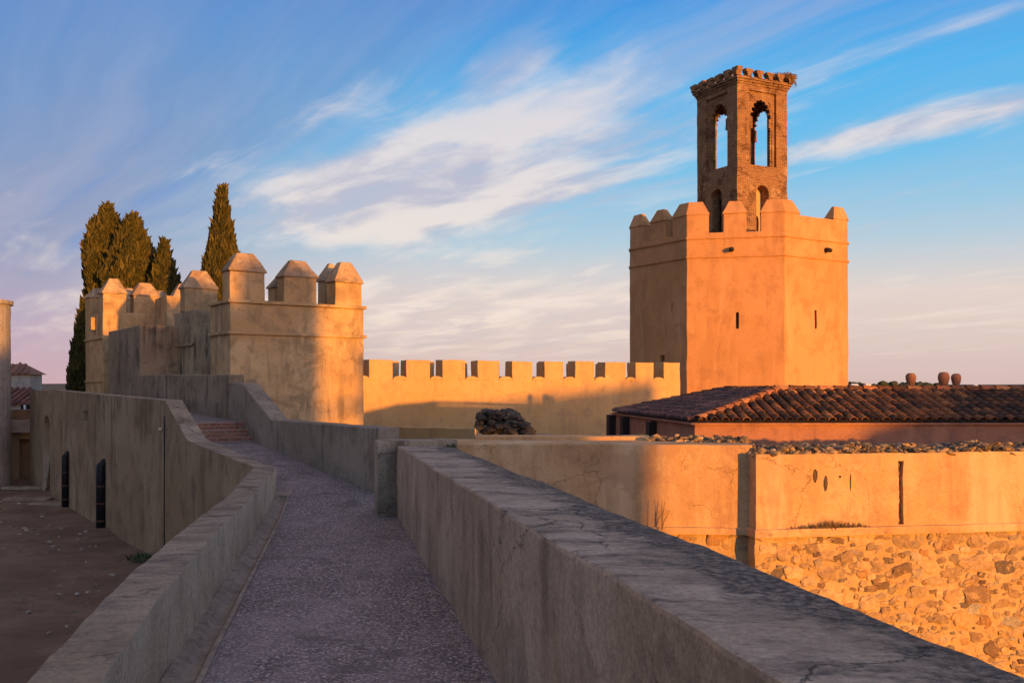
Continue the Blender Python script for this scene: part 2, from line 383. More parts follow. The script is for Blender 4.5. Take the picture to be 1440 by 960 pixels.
    ccol = t.ramp(zz, [(0, lin(226, 192, 178, k)), (.06, lin(240, 218, 202, k)), (.10, lin(242, 226, 214, k)), (.16, lin(226, 216, 214, k)), (.3, lin(196, 200, 222, k)), (1, lin(170, 176, 205, k))])
    ccol = t.mix(t.step(puff, .4, .6), t.mix(.55, ccol, lin(168, 172, 200, k)), t.mix(.45, ccol, lin(252, 238, 226, k)))
    colr = t.mix(t.m('MULTIPLY', veil, .8), clear, vcol)
    s1 = t.noise(t.vm('MULTIPLY', q2, (.20, 1.7, 1)), 1.0, 8, .6, 0); s2 = t.noise(t.vm('MULTIPLY', q2, (.35, 5.0, 1)), 1.0, 8, .62, .1)
    fan = t.m('ADD', t.m('MULTIPLY', s1, .65), t.m('MULTIPLY', s2, .35))
    fan = t.m('MULTIPLY', t.step(fan, .42, .66), t.step(zz, .5, .4))
    fan = t.m('MULTIPLY', t.m('MULTIPLY', fan, t.step(ac, 3.0, 1.75, .22, .7)), t.step(ac, .6, 1.7, .5, 1.0))
    fcol = t.ramp(zz, [(0, lin(220, 190, 184, k)), (.12, lin(206, 196, 206, k)), (.25, lin(178, 186, 214, k)), (.4, lin(158, 176, 214, k))])
    colr = t.mix(fan, colr, fcol)
    gap = t.m('MULTIPLY', t.step(t.noise(t.vm('MULTIPLY', q2, (.3, 2.4, 1)), 1.3, 7, .58, .05), .53, .68, 0, .55), t.step(ac, 2.0, 1.2))
    colr = t.mix(gap, colr, t.ramp(zz, [(0, lin(176, 168, 196, k)), (.12, lin(126, 158, 206, k)), (.3, lin(84, 140, 212, k)), (.45, lin(70, 130, 208, k))]))
    colr = t.mix(dens, colr, ccol)
    # the sunward half of the sky is lit by the Nishita sky itself
    nis = t.vm('SCALE', n.outputs[0], scale=1.0)
    nis = t.mix(1.0, nis, (3.4, 2.72, 2.4), 'MULTIPLY')
    f = t.step(t.vm('DOT_PRODUCT', d, tuple(S), out=1), -.15, .45)
    fin = t.mix(f, t.vm('SCALE', colr, scale=1/.12), nis)
    t.put(bg.inputs[0], fin); bg.inputs[1].default_value = .12
sky()
# ================================================================== THE SETTING
def ground():
    # wide plain below the hilltop, reaching the horizon
    mb = MB(); rs = [0, 30, 60, 90, 130, 200, 400, 900, 2500, 8000, 30000]; n = 48
    def h(r): return -6.6 if r < 95 else -6.6-22*min(1, (r-95)/150)
    rows = []
    for r in rs[1:]:
        rows.append(mb.add(*[(r*math.cos(2*math.pi*i/n), r*math.sin(2*math.pi*i/n)+20, h(r)) for i in range(n)]))
    c = mb.add((0, 20, h(0)))[0]
    for i in range(n): mb.face((c, rows[0][i], rows[0][(i+1) % n]))
    for a, b in zip(rows[:-1], rows[1:]):
        for i in range(n): mb.face((a[i], b[i], b[(i+1) % n], a[(i+1) % n]))
    tag(mb.build('ground', M['field']), kind='structure')
ground()
def sheet(name, mat, x0, x1, y0, y1, z, step, amp, skirt, kind='structure', inside=None):
    mb = MB(); nx = int((x1-x0)/step)+1; ny = int((y1-y0)/step)+1; ids = {}
    for j in range(ny+1):
        for i in range(nx+1):
            x = x0+(x1-x0)*i/nx; y = y0+(y1-y0)*j/ny
            zz = z+amp*(noise.noise((x*.35, y*.35, 0))*1.5+noise.noise((x*1.6, y*1.6, 3))*.4+noise.noise((x*6, y*6, 8))*.14)
            ids[i, j] = mb.add((x, y, zz))[0]
    for j in range(ny):
        for i in range(nx): mb.face((ids[i, j], ids[i+1, j], ids[i+1, j+1], ids[i, j+1]))
    # skirt so the sheet is the top of solid ground
    edge = [ids[i, 0] for i in range(nx+1)]+[ids[nx, j] for j in range(1, ny+1)]+[ids[i, ny] for i in range(nx-1, -1, -1)]+[ids[0, j] for j in range(ny-1, 0, -1)]
    lo = mb.add(*[mb.v[k]-Vector((0, 0, skirt)) for k in edge])
    for k in range(len(edge)):
        j = (k+1) % len(edge); mb.face((edge[k], lo[k], lo[j], edge[j]))
    return tag(mb.build(name, mat, smooth=False), kind=kind)
sheet('courtyard_ground', M['dirt'], -45, -2.2, -6, 52, -3.62, .45, .07, 3.5)
sheet('terrace_ground', M['dirt'], -3.2, 40, 17.6, 62, -2.3, 1.2, .06, 4.6)
# ---------------------------------------------------------------- walkway
def lx(Y): return -.959-.1746*Y          # foot of the left parapet
def rx(Y): return .91-.184*Y             # foot of the right parapet
def wz(Y): return -1.505-.0163*Y if Y < 13.3 else -1.722+(Y-13.3)*.05
e2 = Vector((-.54, .84, 0)).normalized(); e1n = Vector((.84, .54, 0)).normalized()
LC = Vector((-5.87, 19.1, 0)); RC = Vector((-4.78, 19.7, 0))
WIDTH = 1.24
def walkway():
    mb = MB(); sec = []
    Y = -3.0
    while Y < 15.3:
        gl = .215 if Y < 15.1 else .0
        sec.append((Vector((lx(Y)+gl, Y, wz(Y))), Vector((rx(Y)-.0 if Y < 13.3 else -1.0, Y, wz(Y))))); Y += .25
    for t in range(0, 11):
        k = t/10
        l = Vector((lx(15.25), 15.25, 0)).lerp(LC, k); r = Vector((-1.4, 15.25, 0)).lerp(RC, k) if t else Vector((-1.0, 15.3, 0))
        if t: r = Vector((-2.04, 15.2, 0)).lerp(RC, k)
        z = wz(15.25)+(-1.2-wz(15.25))*k**1.1
        sec.append((l+V(0, 0, z), r+V(0, 0, z)))
    for L in (.3, .6, .9, 1.12):     # short flat run up to the steps
        r = RC+e2*L; l = r-e1n*WIDTH; sec.append((l+V(0, 0, -1.2+.08*L), r+V(0, 0, -1.2+.08*L)))
    n = 14; rows = []
    for a, b in sec:
        pts = []
        for i in range(n+1):
            p = a.lerp(b, i/n); p.z += .012*noise.noise(p*2.2)+.006*noise.noise(p*9); pts.append(p)
        rows.append(mb.add(*pts))
    for r0, r1 in zip(rows[:-1], rows[1:]):
        for i in range(n): mb.face((r0[i], r0[i+1], r1[i+1], r1[i]))
    o = mb.build('walkway', M['path'], smooth=True); tag(o, kind='structure')
    # upper ramp beyond the steps
    mb = MB(); rows = []
    for i in range(14):
        L = 1.74+i*.75; z = -.735+.03*(L-1.74)
        r = RC+e2*L; l = r-e1n*(WIDTH+.02)
        rows.append(mb.add(*[l.lerp(r, k/6)+V(0, 0, z+.008*noise.noise((L*2, k, 0))) for k in range(7)]))
    for r0, r1 in zip(rows[:-1], rows[1:]):
        for i in range(6): mb.face((r0[i], r0[i+1], r1[i+1], r1[i]))
    tag(mb.build('upper_path', M['path'], smooth=True), kind='structure')
walkway()
def gutter():
    mb = MB(); rows = []
    Y = -3.0
    prof = [(0, .018), (.06, .012), (.075, -.012), (.11, -.034), (.15, -.032), (.182, -.010), (.19, .016), (.222, .014), (.225, -.08), (0, -.08)]
    while Y <= 15.01:
        rows.append(mb.add(*[Vector((lx(Y)+x, Y, wz(Y)+z))+noise.noise_vector((x*5, Y*.9, 1))*.005+noise.noise_vector((x*20, Y*7, 1))*.0025 for x, z in prof])); Y += .12
    n = len(prof)
    for a, b in zip(rows[:-1], rows[1:]):
        for i in range(n): mb.face((a[i], a[(i+1) % n], b[(i+1) % n], b[i]))
    mb.face(rows[0]); mb.face(rows[-1][::-1])
    Ye = 15.0; q = mb.add(*[V(lx(y)+a, y, wz(y)+z) for z in (-.1, .014) for y, a in ((Ye, 0), (Ye, .23), (15.42, .27), (15.42, 0))])
    for f in ((4, 5, 6, 7), (0, 1, 5, 4), (1, 2, 6, 5), (2, 3, 7, 6), (3, 0, 4, 7)): mb.face([q[k] for k in f])
    o = mb.build('drainage_channel', M['gutter'])
    tag(o, 'shallow cement gutter running along the foot of the low left parapet', 'gutter')
gutter()
def steps():
    t = empty('brick_steps', RC+e2*1.4-e1n*.6+V(0, 0, -1.2), 'short flight of red brick steps climbing the walkway between two plastered parapets', 'steps')
    bpy.context.view_layer.update()
    for i in range(3):
        L = 1.12+.3*i; mb = MB(); z1 = -1.115+.128*(i+1)
        a = RC+e2*L; b = RC+e2*(L+(.3 if i < 2 else .34)); w = e1n*WIDTH
        plan = [a-w, a, b, b-w]
        org = a-w; ang = math.atan2(e1n.y, e1n.x)
        rot = Matrix.Rotation(-ang, 3, 'Z')
        mb.poly_prism([rot @ (p-org) for p in plan], -1.5, z1-.002*(2-i))
        for v in mb.v: v += noise.noise_vector(v*5)*.004
        o = mb.build('step', M['stepbrick'], bevel=.012)
        o.matrix_world = Matrix.Translation(org) @ Matrix.Rotation(ang, 4, 'Z')
        o.parent = t; o.matrix_parent_inverse = t.matrix_world.inverted()
steps()
# ---------------------------------------------------------------- parapets
def right_parapet():
    st = []
    for Y in [-3, -1, 1, 2, 3, 4, 5, 6, 7, 8, 9, 10, 11, 12, 13.35]:
        zt = -.555-.0163*Y; xi = rx(Y); xo = 1.43-.168*Y
        st.append((V(xi, Y, zt-1.02), V(xi, Y, zt), V(xo, Y, zt-.012), V(xo, Y, -7.2)))
    mb = MB(); mb.loft(st, ring=(10, 8, 12, 1), maxlen=.09); mb.jitter(.014, 1.2, .008, 9)
    o = mb.build('parapet_wall', [M['para'], M['coping']], bevel=.018)
    for q in o.data.polygons:
        if q.normal.z > .6: q.material_index = 1
    tag(o, 'long waist-high cement parapet right of the walkway, its broad flat top blotched with black mould', 'parapet')
    b = MB(); b.loft([(V(-1.79, 13.22, -1.9), V(-1.79, 13.22, -.705), V(-1.52, 13.27, -.705), V(-1.52, 13.27, -1.9)),
                      (V(-1.9, 13.75, -1.9), V(-1.9, 13.75, -.705), V(-.75, 13.9, -.71), V(-.75, 13.9, -1.9))], ns=4, ring=(8, 3, 8, 2))
    b.jitter(.012, 2, .006, 8); b.build('end_pier', M['para2'], o, bevel=.02)
    return o
right_parapet()
def mid_parapet():
    th = .36
    def s(p, d, zt, zb, up=0, zo=-4.2):
        n = Vector((d.y, -d.x, 0)).normalized()*th
        return (V(p.x, p.y, zb), V(p.x, p.y, zt), V(p.x+n.x, p.y+n.y, zt), V(p.x+n.x, p.y+n.y, zo))
    a = Vector((-2.04, 15.2, 0)); d1 = (RC-a).normalized(); dm = (d1+e2).normalized()
    st = [s(a, d1, -.613, -1.9), s(a.lerp(RC, .5), d1, -.622, -1.9), s(RC, dm, -.63, -1.6)]
    st += [s(RC+e2*1.82, e2, .106, -1.5), s(RC+e2*2.75, e2, .112, -1.2)]
    mb = MB(); mb.loft(st, ring=(8, 4, 6, 1), maxlen=.2); mb.jitter(.014, 1.4, .006, 7)
    o = mb.build('parapet_wall', M['para3'], bevel=.02)
    tag(o, 'plastered parapet that bends and ramps up beside the brick steps on the right', 'parapet')
    st = [s(RC+e2*2.76, e2, .285, -1.4), s(RC+e2*5, e2, .31, -1.3), s(RC+e2*9.3, e2, .36, -1.2), s(RC+e2*12, e2, .37, -1.2)]
    mb = MB(); mb.loft(st, ring=(8, 4, 6, 1), maxlen=.3); mb.jitter(.014, 1.4, .006, 7)
    mb.build('upper_wall', M['plasterdark'], o, bevel=.02)
mid_parapet()
def left_parapet():
    st = []
    prof = [(-3, -1.20), (1, -1.20), (3, -1.22), (4.08, -1.19), (5.42, -1.12), (7.64, -1.14), (9.28, -1.175), (11.8, -1.225), (15.0, -1.25)]
    for Y, z in prof: st.append((V(lx(Y), Y, wz(Y)-.3), V(lx(Y), Y, z), V(lx(Y)-.30, Y-.02, z-.01), V(lx(Y)-.30, Y-.02, -4.1)))
    st[-1] = (V(lx(15.25), 15.25, -2), V(lx(15.25), 15.25, -1.235), V(-3.86, 14.9, -1.19), V(-3.86, 14.9, -4.1))
    off = e1n*.345
    st.append((V(LC.x, LC.y, -1.9), V(LC.x, LC.y, -.975), V(-6.16, 18.9, -1.0), V(-6.16, 18.9, -4.1)))
    def s(L, z, zb=-1.6):
        p = LC+e2*L; q = p-off; return (V(p.x, p.y, zb), V(p.x, p.y, z), V(q.x, q.y, z-.004), V(q.x, q.y, -4.1))
    for L, z in ((1.75, -.255), (3.9, -.235), (11.5, -.137), (16.5, -.07), (22.5, -.105)): st.append(s(L, z))
    mb = MB(); mb.loft(st, ring=(8, 5, 12, 1), maxlen=.16)
    near = lambda v: 1.0 if v.y < 15.5 else .45
    for v in mb.v:
        k = near(v); v += noise.noise_vector(v*1.3)*.016*k+noise.noise_vector(v*7+V(3, 1, 5))*.009*k
    me_lo = mb.build('parapet_wall', [M['para2'], M['court'], M['cement']], bevel=.014)
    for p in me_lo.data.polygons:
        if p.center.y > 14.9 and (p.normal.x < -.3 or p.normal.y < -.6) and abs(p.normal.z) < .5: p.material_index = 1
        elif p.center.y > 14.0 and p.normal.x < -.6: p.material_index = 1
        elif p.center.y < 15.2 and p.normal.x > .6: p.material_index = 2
    tag(me_lo, 'low winding parapet left of the walkway dropping to the dark earth courtyard', 'parapet')
    # niches in the courtyard face
    def onwall(px, py):
        k = (px-720)/F; L = (k*(LC-off).y-(LC-off).x)/(e2.x-k*e2.y); p = LC-off+e2*L
        return p, (HZ-py)/F*p.y, L
    cuts = []
    for (x0, x1, y0, y1, arch) in ((61, 70.5, 603, 694, True), (116.5, 123.5, 577, 591, False)):
        pa, _, La = onwall(x1, y0); pb, _, Lb = onwall(x0, y0); pm, z1, _ = onwall((x0+x1)/2, y0); _, z0, _ = onwall((x0+x1)/2, y1)
        if arch: z0 = -4.2
        w = (Lb-La); nn = 8
        prof = [(0, z0), (w, z0)]
        if arch: prof += [(w/2+w/2*math.cos(math.pi*k/nn), z1+w*.3*math.sin(math.pi*k/nn)) for k in range(nn+1)]
        else: prof += [(w, z1), (0, z1)]
        c = MB(); f0 = c.add(*[(pa+e2*u-e1n*.2).to_tuple()[:2]+(z,) for u, z in prof]); f1 = c.add(*[(pa+e2*u+e1n*.26).to_tuple()[:2]+(z,) for u, z in prof])
        for i in range(len(prof)):
            j = (i+1) % len(prof); c.face((f0[i], f0[j], f1[j], f1[i]))
        c.face(f0); c.face(f1[::-1]); cuts.append(c)
    cut(me_lo, cuts)
    # two black rain pipes that leave the wall and run to the ground
    for (pt, pbm, r) in (((96.5, 640), 715, .10), ((147.5, 653), 750, .115)):
        p, z, _ = onwall(*pt); q = p-e1n*.10
        _, zb, _ = onwall(pt[0], pbm)
        b = MB(); b.tube([p+e1n*.12+V(0, 0, z+.02), p-e1n*.03+V(0, 0, z+.05), q+V(0, 0, z-.03), q+V(0, 0, z-.25), q+V(0, 0, zb-.1)], r, 12)
        o = b.build('drainpipe', M['pipe'], me_lo, smooth=True)
        for fz in (.25, .5, .75):
            cl = MB(); zz = z-.1+(zb-z)*fz; cl.tube([q+V(0, 0, zz-.02), q+V(0, 0, zz+.02)], r+.012, 12); cl.build('clamp', M['iron'], o)
    p, z, _ = onwall(231.5, 585); q = p-e1n*.005
    b = MB(); b.tube([q+V(0, 0, z), q+V(0, 0, -3.4)], .016, 6); b.build('cable', M['pipe'], me_lo)
    b = MB(); p, z, _ = onwall(228, 603); b.box(-.035, .035, -.04, .04, -.03, .03)
    for v in b.v: v += p-e1n*.03+V(0, 0, z)
    b.build('cable_box', M['cement'], me_lo, bevel=.01)
left_parapet()
# ================================================================== FORTIFICATIONS
def quad_plan(c, u, lu, w, lw): return [c, c+u*lu, c+u*lu+w*lw, c+w*lw]
def noisy_block(mb, plan, z0, z1, cell=.35):
    """quad block with gridded sides and top, for slightly uneven plaster."""
    p = [Vector((a[0], a[1], 0)) for a in plan]
    n = [max(1, int((p[(i+1) % 4]-p[i]).length/cell)) for i in range(4)]
    nu, nv = max(n[0], n[2]), max(n[1], n[3]); nz = max(1, int((z1-z0)/cell)); base = {}
    def vid(key, pos):
        if key not in base: base[key] = mb.add(pos)[0]
        return base[key]
    def pos(i, j, k):
        a = p[0].lerp(p[1], i/nu); b = p[3].lerp(p[2], i/nu); q = a.lerp(b, j/nv); return V(q.x, q.y, z0+(z1-z0)*k/nz)
    def g(i, j, k): return vid((i, j, k), pos(i, j, k))
    for k in range(nz):
        for i in range(nu):
            mb.face((g(i, 0, k), g(i+1, 0, k), g(i+1, 0, k+1), g(i, 0, k+1))); mb.face((g(i+1, nv, k), g(i, nv, k), g(i, nv, k+1), g(i+1, nv, k+1)))
        for j in range(nv):
            mb.face((g(0, j+1, k), g(0, j, k), g(0, j, k+1), g(0, j+1, k+1))); mb.face((g(nu, j, k), g(nu, j+1, k), g(nu, j+1, k+1), g(nu, j, k+1)))
    for i in range(nu):
        for j in range(nv): mb.face((g(i, j, nz), g(i+1, j, nz), g(i+1, j+1, nz), g(i, j+1, nz)))
def block(name, plan, z0, z1, mat, parent=None, bevel=.03, amp=.014):
    mb = MB(); noisy_block(mb, plan, z0, z1); mb.jitter(amp, 1.1, amp*.4, 5); return mb.build(name, mat, parent, bevel=bevel)
def inset(plan, ends, deep):
    a, b, c, d = plan; u = (b-a).normalized(); w = (d-a).normalized()
    return [a+u*ends+w*deep, b-u*ends+w*deep, c-u*ends-w*deep, d+u*ends-w*deep]
def merlon(parent, plan, z0, z1, zc, mat, cap=True, over=.045, ends=.26, deep=.16, capmat=None):
    zc += R.uniform(-.05, .05); z1 += R.uniform(-.02, .02); plan = [q+V(R.uniform(-.02, .02), R.uniform(-.02, .02), 0) for q in plan]
    mb = MB(); noisy_block(mb, plan, z0-.03, z1, .22); mb.jitter(.02, 1.7, .012, 6); o = mb.build('merlon', mat, parent, bevel=.022)
    if cap:
        a, b, c, d = plan; u = (b-a).normalized(); w = (d-a).normalized()
        ov = [a-u*over-w*over, b+u*over-w*over, c+u*over+w*over, d-u*over+w*over]
        up = lambda pl, z: [V(p.x, p.y, z) for p in pl]
        cb = MB(); lo = up(ov, z1-.01); lo2 = up(ov, z1+.035); tp = up(inset(plan, ends, deep), zc)
        md = [x.lerp(y, .5) for x, y in zip(lo2, tp)]
        r = [cb.add(*q) for q in (lo, lo2, md, tp)]
        for p0, p1 in zip(r[:-1], r[1:]):
            for i in range(4): cb.face((p0[i], p0[(i+1) % 4], p1[(i+1) % 4], p1[i]))
        cb.face(r[-1]); cb.face(r[0][::-1])
        bm = None
        cb.jitter(.03, 3); cb.build('cap', capmat or (M['cap'] if mat is M['fort'] else mat), o, bevel=.018)
    return o
def strip(parent, pts, z0, z1, out, mat, name='string_course', th=.12):
    """moulding that runs along the outside of pts (seen with the outside on the right of travel)."""
    mb = MB(); st = []
    n = len(pts)
    for i in range(n):
        d = (pts[min(i+1, n-1)]-pts[max(i-1, 0)]).normalized()
        if 0 < i < n-1:
            d0 = (pts[i]-pts[i-1]).normalized(); d1 = (pts[i+1]-pts[i]).normalized(); n0 = Vector((d0.y, -d0.x, 0)); n1 = Vector((d1.y, -d1.x, 0)); nn = (n0+n1); nn = nn/(nn.length_squared/2)
        else: nn = Vector((d.y, -d.x, 0))
        o = pts[i]+nn*out; q = pts[i]-nn*th
        st.append((V(o.x, o.y, z0), V(o.x, o.y, z1), V(q.x, q.y, z1), V(q.x, q.y, z0)))
    mb.loft(st, ring=(2, 1, 1, 1), maxlen=.4); mb.jitter(.008, 2.5, .006, 8); return mb.build(name, mat, parent, bevel=.016)
E1 = Vector((.8, .6, 0)); E2 = Vector((-.56, .83, 0)).normalized()
def front_tower():
    A = Vector((-7.5, 26.5, 0)); B = Vector((-4.3, 28.9, 0)); D = E2*1.75; mt = M['fort']
    o = block('fortress_tower', [A, B, B+D, A+D], -2.6, 2.27, mt)
    tag(o, 'square tower beside the stairs, cut by a vertical shadow edge, three big capped merlons', 'tower')
    for z in (1.43, 2.27): strip(o, [A+D, A, B, B+D], z, z+.09, .07, mt)
    L = (B-A).length; u = (B-A)/L; w = E2
    def at(px):   # distance along the front that projects to px
        k = (px-720)/F; return (k*A.y-A.x)/(u.x-k*u.y)
    def mer(p0, p1, ze, zc, back=False, d=.55):
        a, b = at(p0), at(p1); c = A+u*a+w*.02
        return merlon(o, quad_plan(c, u, b-a, w, d), 2.35, ze, zc, mt)
    mer(323.5, 373, 3.14, 3.66); mer(400, 446.5, 3.09, 3.60); mer(471.5, 510, 3.04, 3.58)
    for c, ln, ze, zc in ((1.72, .62, 2.88, 3.28), (3.28, .66, 3.18, 3.74)):      # row along the back edge
        merlon(o, quad_plan(A+D-w*.5+u*c, u, ln, w, .5), 2.35, ze, zc, mt)
    b = MB(); b.tube([A+u*.52-Vector((.6, -.8, 0)).cross(V(0, 0, 1))*0+V(0, 0, -.18)+Vector((.6, -.8, 0))*-.05, A+u*.52+Vector((.6, -.8, 0))*.13+V(0, 0, -.2)], .035, 6); b.build('spout', M['iron'], o)
    pl = quad_plan(A-u*.2-w*.0+Vector((.6, -.8, 0))*.16, u, .95, Vector((-.6, .8, 0)), .3)
    block('plinth', pl, -1, .235, mt, o)
front_tower()
def mid_tower():
    c = Vector((-9.64, 30.2, 0)); mt = M['fort']
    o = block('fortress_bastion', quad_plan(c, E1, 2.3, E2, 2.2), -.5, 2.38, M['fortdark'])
    tag(o, 'narrow dark bastion with a single capped merlon between the front tower and the far tower', 'bastion')
    strip(o, [c+E2*2.2, c], 1.28, 1.36, .06, M['fortdark'])
    m0 = c+E2*.95-E1*.02
    merlon(o, quad_plan(m0, E1, 1.06, E2, .55), 2.4, 3.13, 3.64, mt, ends=.3)
mid_tower()
def low_block():
    c = Vector((-11.58, 31.0, 0))
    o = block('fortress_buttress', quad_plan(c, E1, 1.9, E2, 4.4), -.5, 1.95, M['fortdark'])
    o.data.materials.append(M['plasterdark'])
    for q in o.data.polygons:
        if q.normal.x < -.5: q.material_index = 1  # left-turned faces get the darker plaster
    tag(o, 'low flat-topped buttress block with a black-streaked corner below the far tower', 'buttress')
low_block()
def far_tower():
    c = Vector((-14.79, 36.0, 0)); mt = M['fort']
    o = block('fortress_tower', quad_plan(c, E1, 4.6, E2, 3.1), -3.9, 2.75, mt)
    tag(o, 'farthest left fortress tower with sunlit pale merlons, standing in front of the cypresses', 'tower')
    strip(o, [c+E2*3.1, c], 1.78, 1.86, .06, mt)
    strip(o, [c+E2*3.1, c], .2, .27, .05, mt, name='ledge')
    merlon(o, quad_plan(c, E1, .82, E2, .66), 2.75, 3.44, 3.95, mt)
    merlon(o, quad_plan(c+E2*2.45, E1, .7, E2, .65), 2.75, 3.44, 3.88, mt)
    merlon(o, quad_plan(c+E1*1.1, E1, .92, E2, .55), 2.75, 3.42, 3.93, mt)
    for k in (.55, 1.75): merlon(o, quad_plan(c+E2*2.45+E1*(.6+k), E1, .78, E2, .65), 2.75, 3.44, 3.92, mt)
    merlon(o, quad_plan(c+E1*2.55, E1, .8, E2, .55), 2.75, 3.42, 3.9, mt)
    b = c+E1*1.88-E2*1.5
    block('flank_wall', quad_plan(b, E1, 1.7, E2, 1.55), -.5, 3.32, mt, o)
    n = Vector((-E2.y, E2.x, 0)); n = -Vector((E1.x, E1.y, 0))
    k = c+E2*1.25-E1*.16
    block('spout_box', quad_plan(k, E1, .2, E2, .45), 2.15, 2.62, mt, o, bevel=.02)
far_tower()
def corner_tower():
    c = Vector((-20.12, 36.5, 0)); r = 1.55; n = 40; mb = MB(); rows = []
    zs = [-4.2]+[-4+.4*i for i in range(18)]+[3.05, 3.06, 3.2, 3.22]
    rad = [r*1.04]+[r*(1.03-.03*i/18) for i in range(18)]+[r, r+.09, r+.11, r-.3]
    for z, q in zip(zs, rad): rows.append(mb.add(*[c+V(q*math.cos(2*math.pi*i/n), q*math.sin(2*math.pi*i/n), z) for i in range(n)]))
    for a, b in zip(rows[:-1], rows[1:]):
        for i in range(n): mb.face((a[i], a[(i+1) % n], b[(i+1) % n], b[i]))
    mb.face(rows[-1]); mb.face(rows[0][::-1]); mb.jitter(.02, 1.2, .01, 5)
    o = mb.build('round_tower', M['pale']); tag(o, 'pale round tower with a rim at the top, cut off by the left edge', 'tower')
corner_tower()
def cren_wall():
    th = math.radians(27.3); u = Vector((math.cos(th), math.sin(th), 0)); w = Vector((-math.sin(th), math.cos(th), 0)); O = Vector((-5.74, 40.0, 0)); mt = M['cren']
    def at(px):
        k = (px-720)/F; return (k*O.y-O.x)/(u.x-k*u.y)
    t1 = at(957)
    o = block('crenellated_wall', quad_plan(O-u*4, u, t1+4, w, .72), -2.7, .35, mt, bevel=.04)
    tag(o, 'sunlit crenellated curtain wall running from the left tower to the octagonal tower', 'wall')
    Ls = [519, 572, 622, 672, 720, 766, 809, 852, 894, 933]; Rs = [553, 605, 654.6, 702, 749, 793, 836, 880, 918.5, 956.5]
    for a, b in zip(Ls, Rs): merlon(o, quad_plan(O+u*at(a), u, at(b)-at(a), w, .7), .35, 1.155+R.uniform(-.015, .015), 0, mt, cap=False)
    merlon(o, quad_plan(O+u*(at(519)-1.65), u, 1.1, w, .7), .35, 1.15, 0, mt, cap=False)
    for a, b in zip([at(519)-.55]+[at(q) for q in Rs[:-1]], [at(q) for q in Ls]):     # rounded sill in every gap
        mb = MB(); n = 8; g = b-a; f0 = []; f1 = []
        for k in range(n+1):
            an = math.pi*k/n; x = a+g/2-math.cos(an)*g/2*1.06; z = .34+.15*math.sin(an)
            f0.append(O+u*x-w*.03+V(0, 0, z)); f1.append(O+u*x+w*.7+V(0, 0, z))
        i0 = mb.add(*f0); i1 = mb.add(*f1)
        for k in range(n): mb.face((i0[k], i0[k+1], i1[k+1], i1[k]))
        mb.face(i0[::-1]); mb.face(i1); mb.face((i0[0], i1[0], i1[-1], i0[-1])); mb.build('sill', mt, o, smooth=False)
    # wall walk and the rear parapet of the same wall
    block('wall_walk', quad_plan(O-u*4+w*.73, u, t1+3, w, 1.5), -2.7, .0, mt, o)
    p = quad_plan(O-u*4+w*2.24, u, t1+2.2, w, .5); block('rear_parapet', p, -2.7, .35, mt, o)
    k = at(519)-2.2
    while k < t1-2.9:
        merlon(o, quad_plan(O+u*k+w*2.24, u, 1.1, w, .5), .35, 1.15, 0, mt, cap=False); k += 1.62
cren_wall()
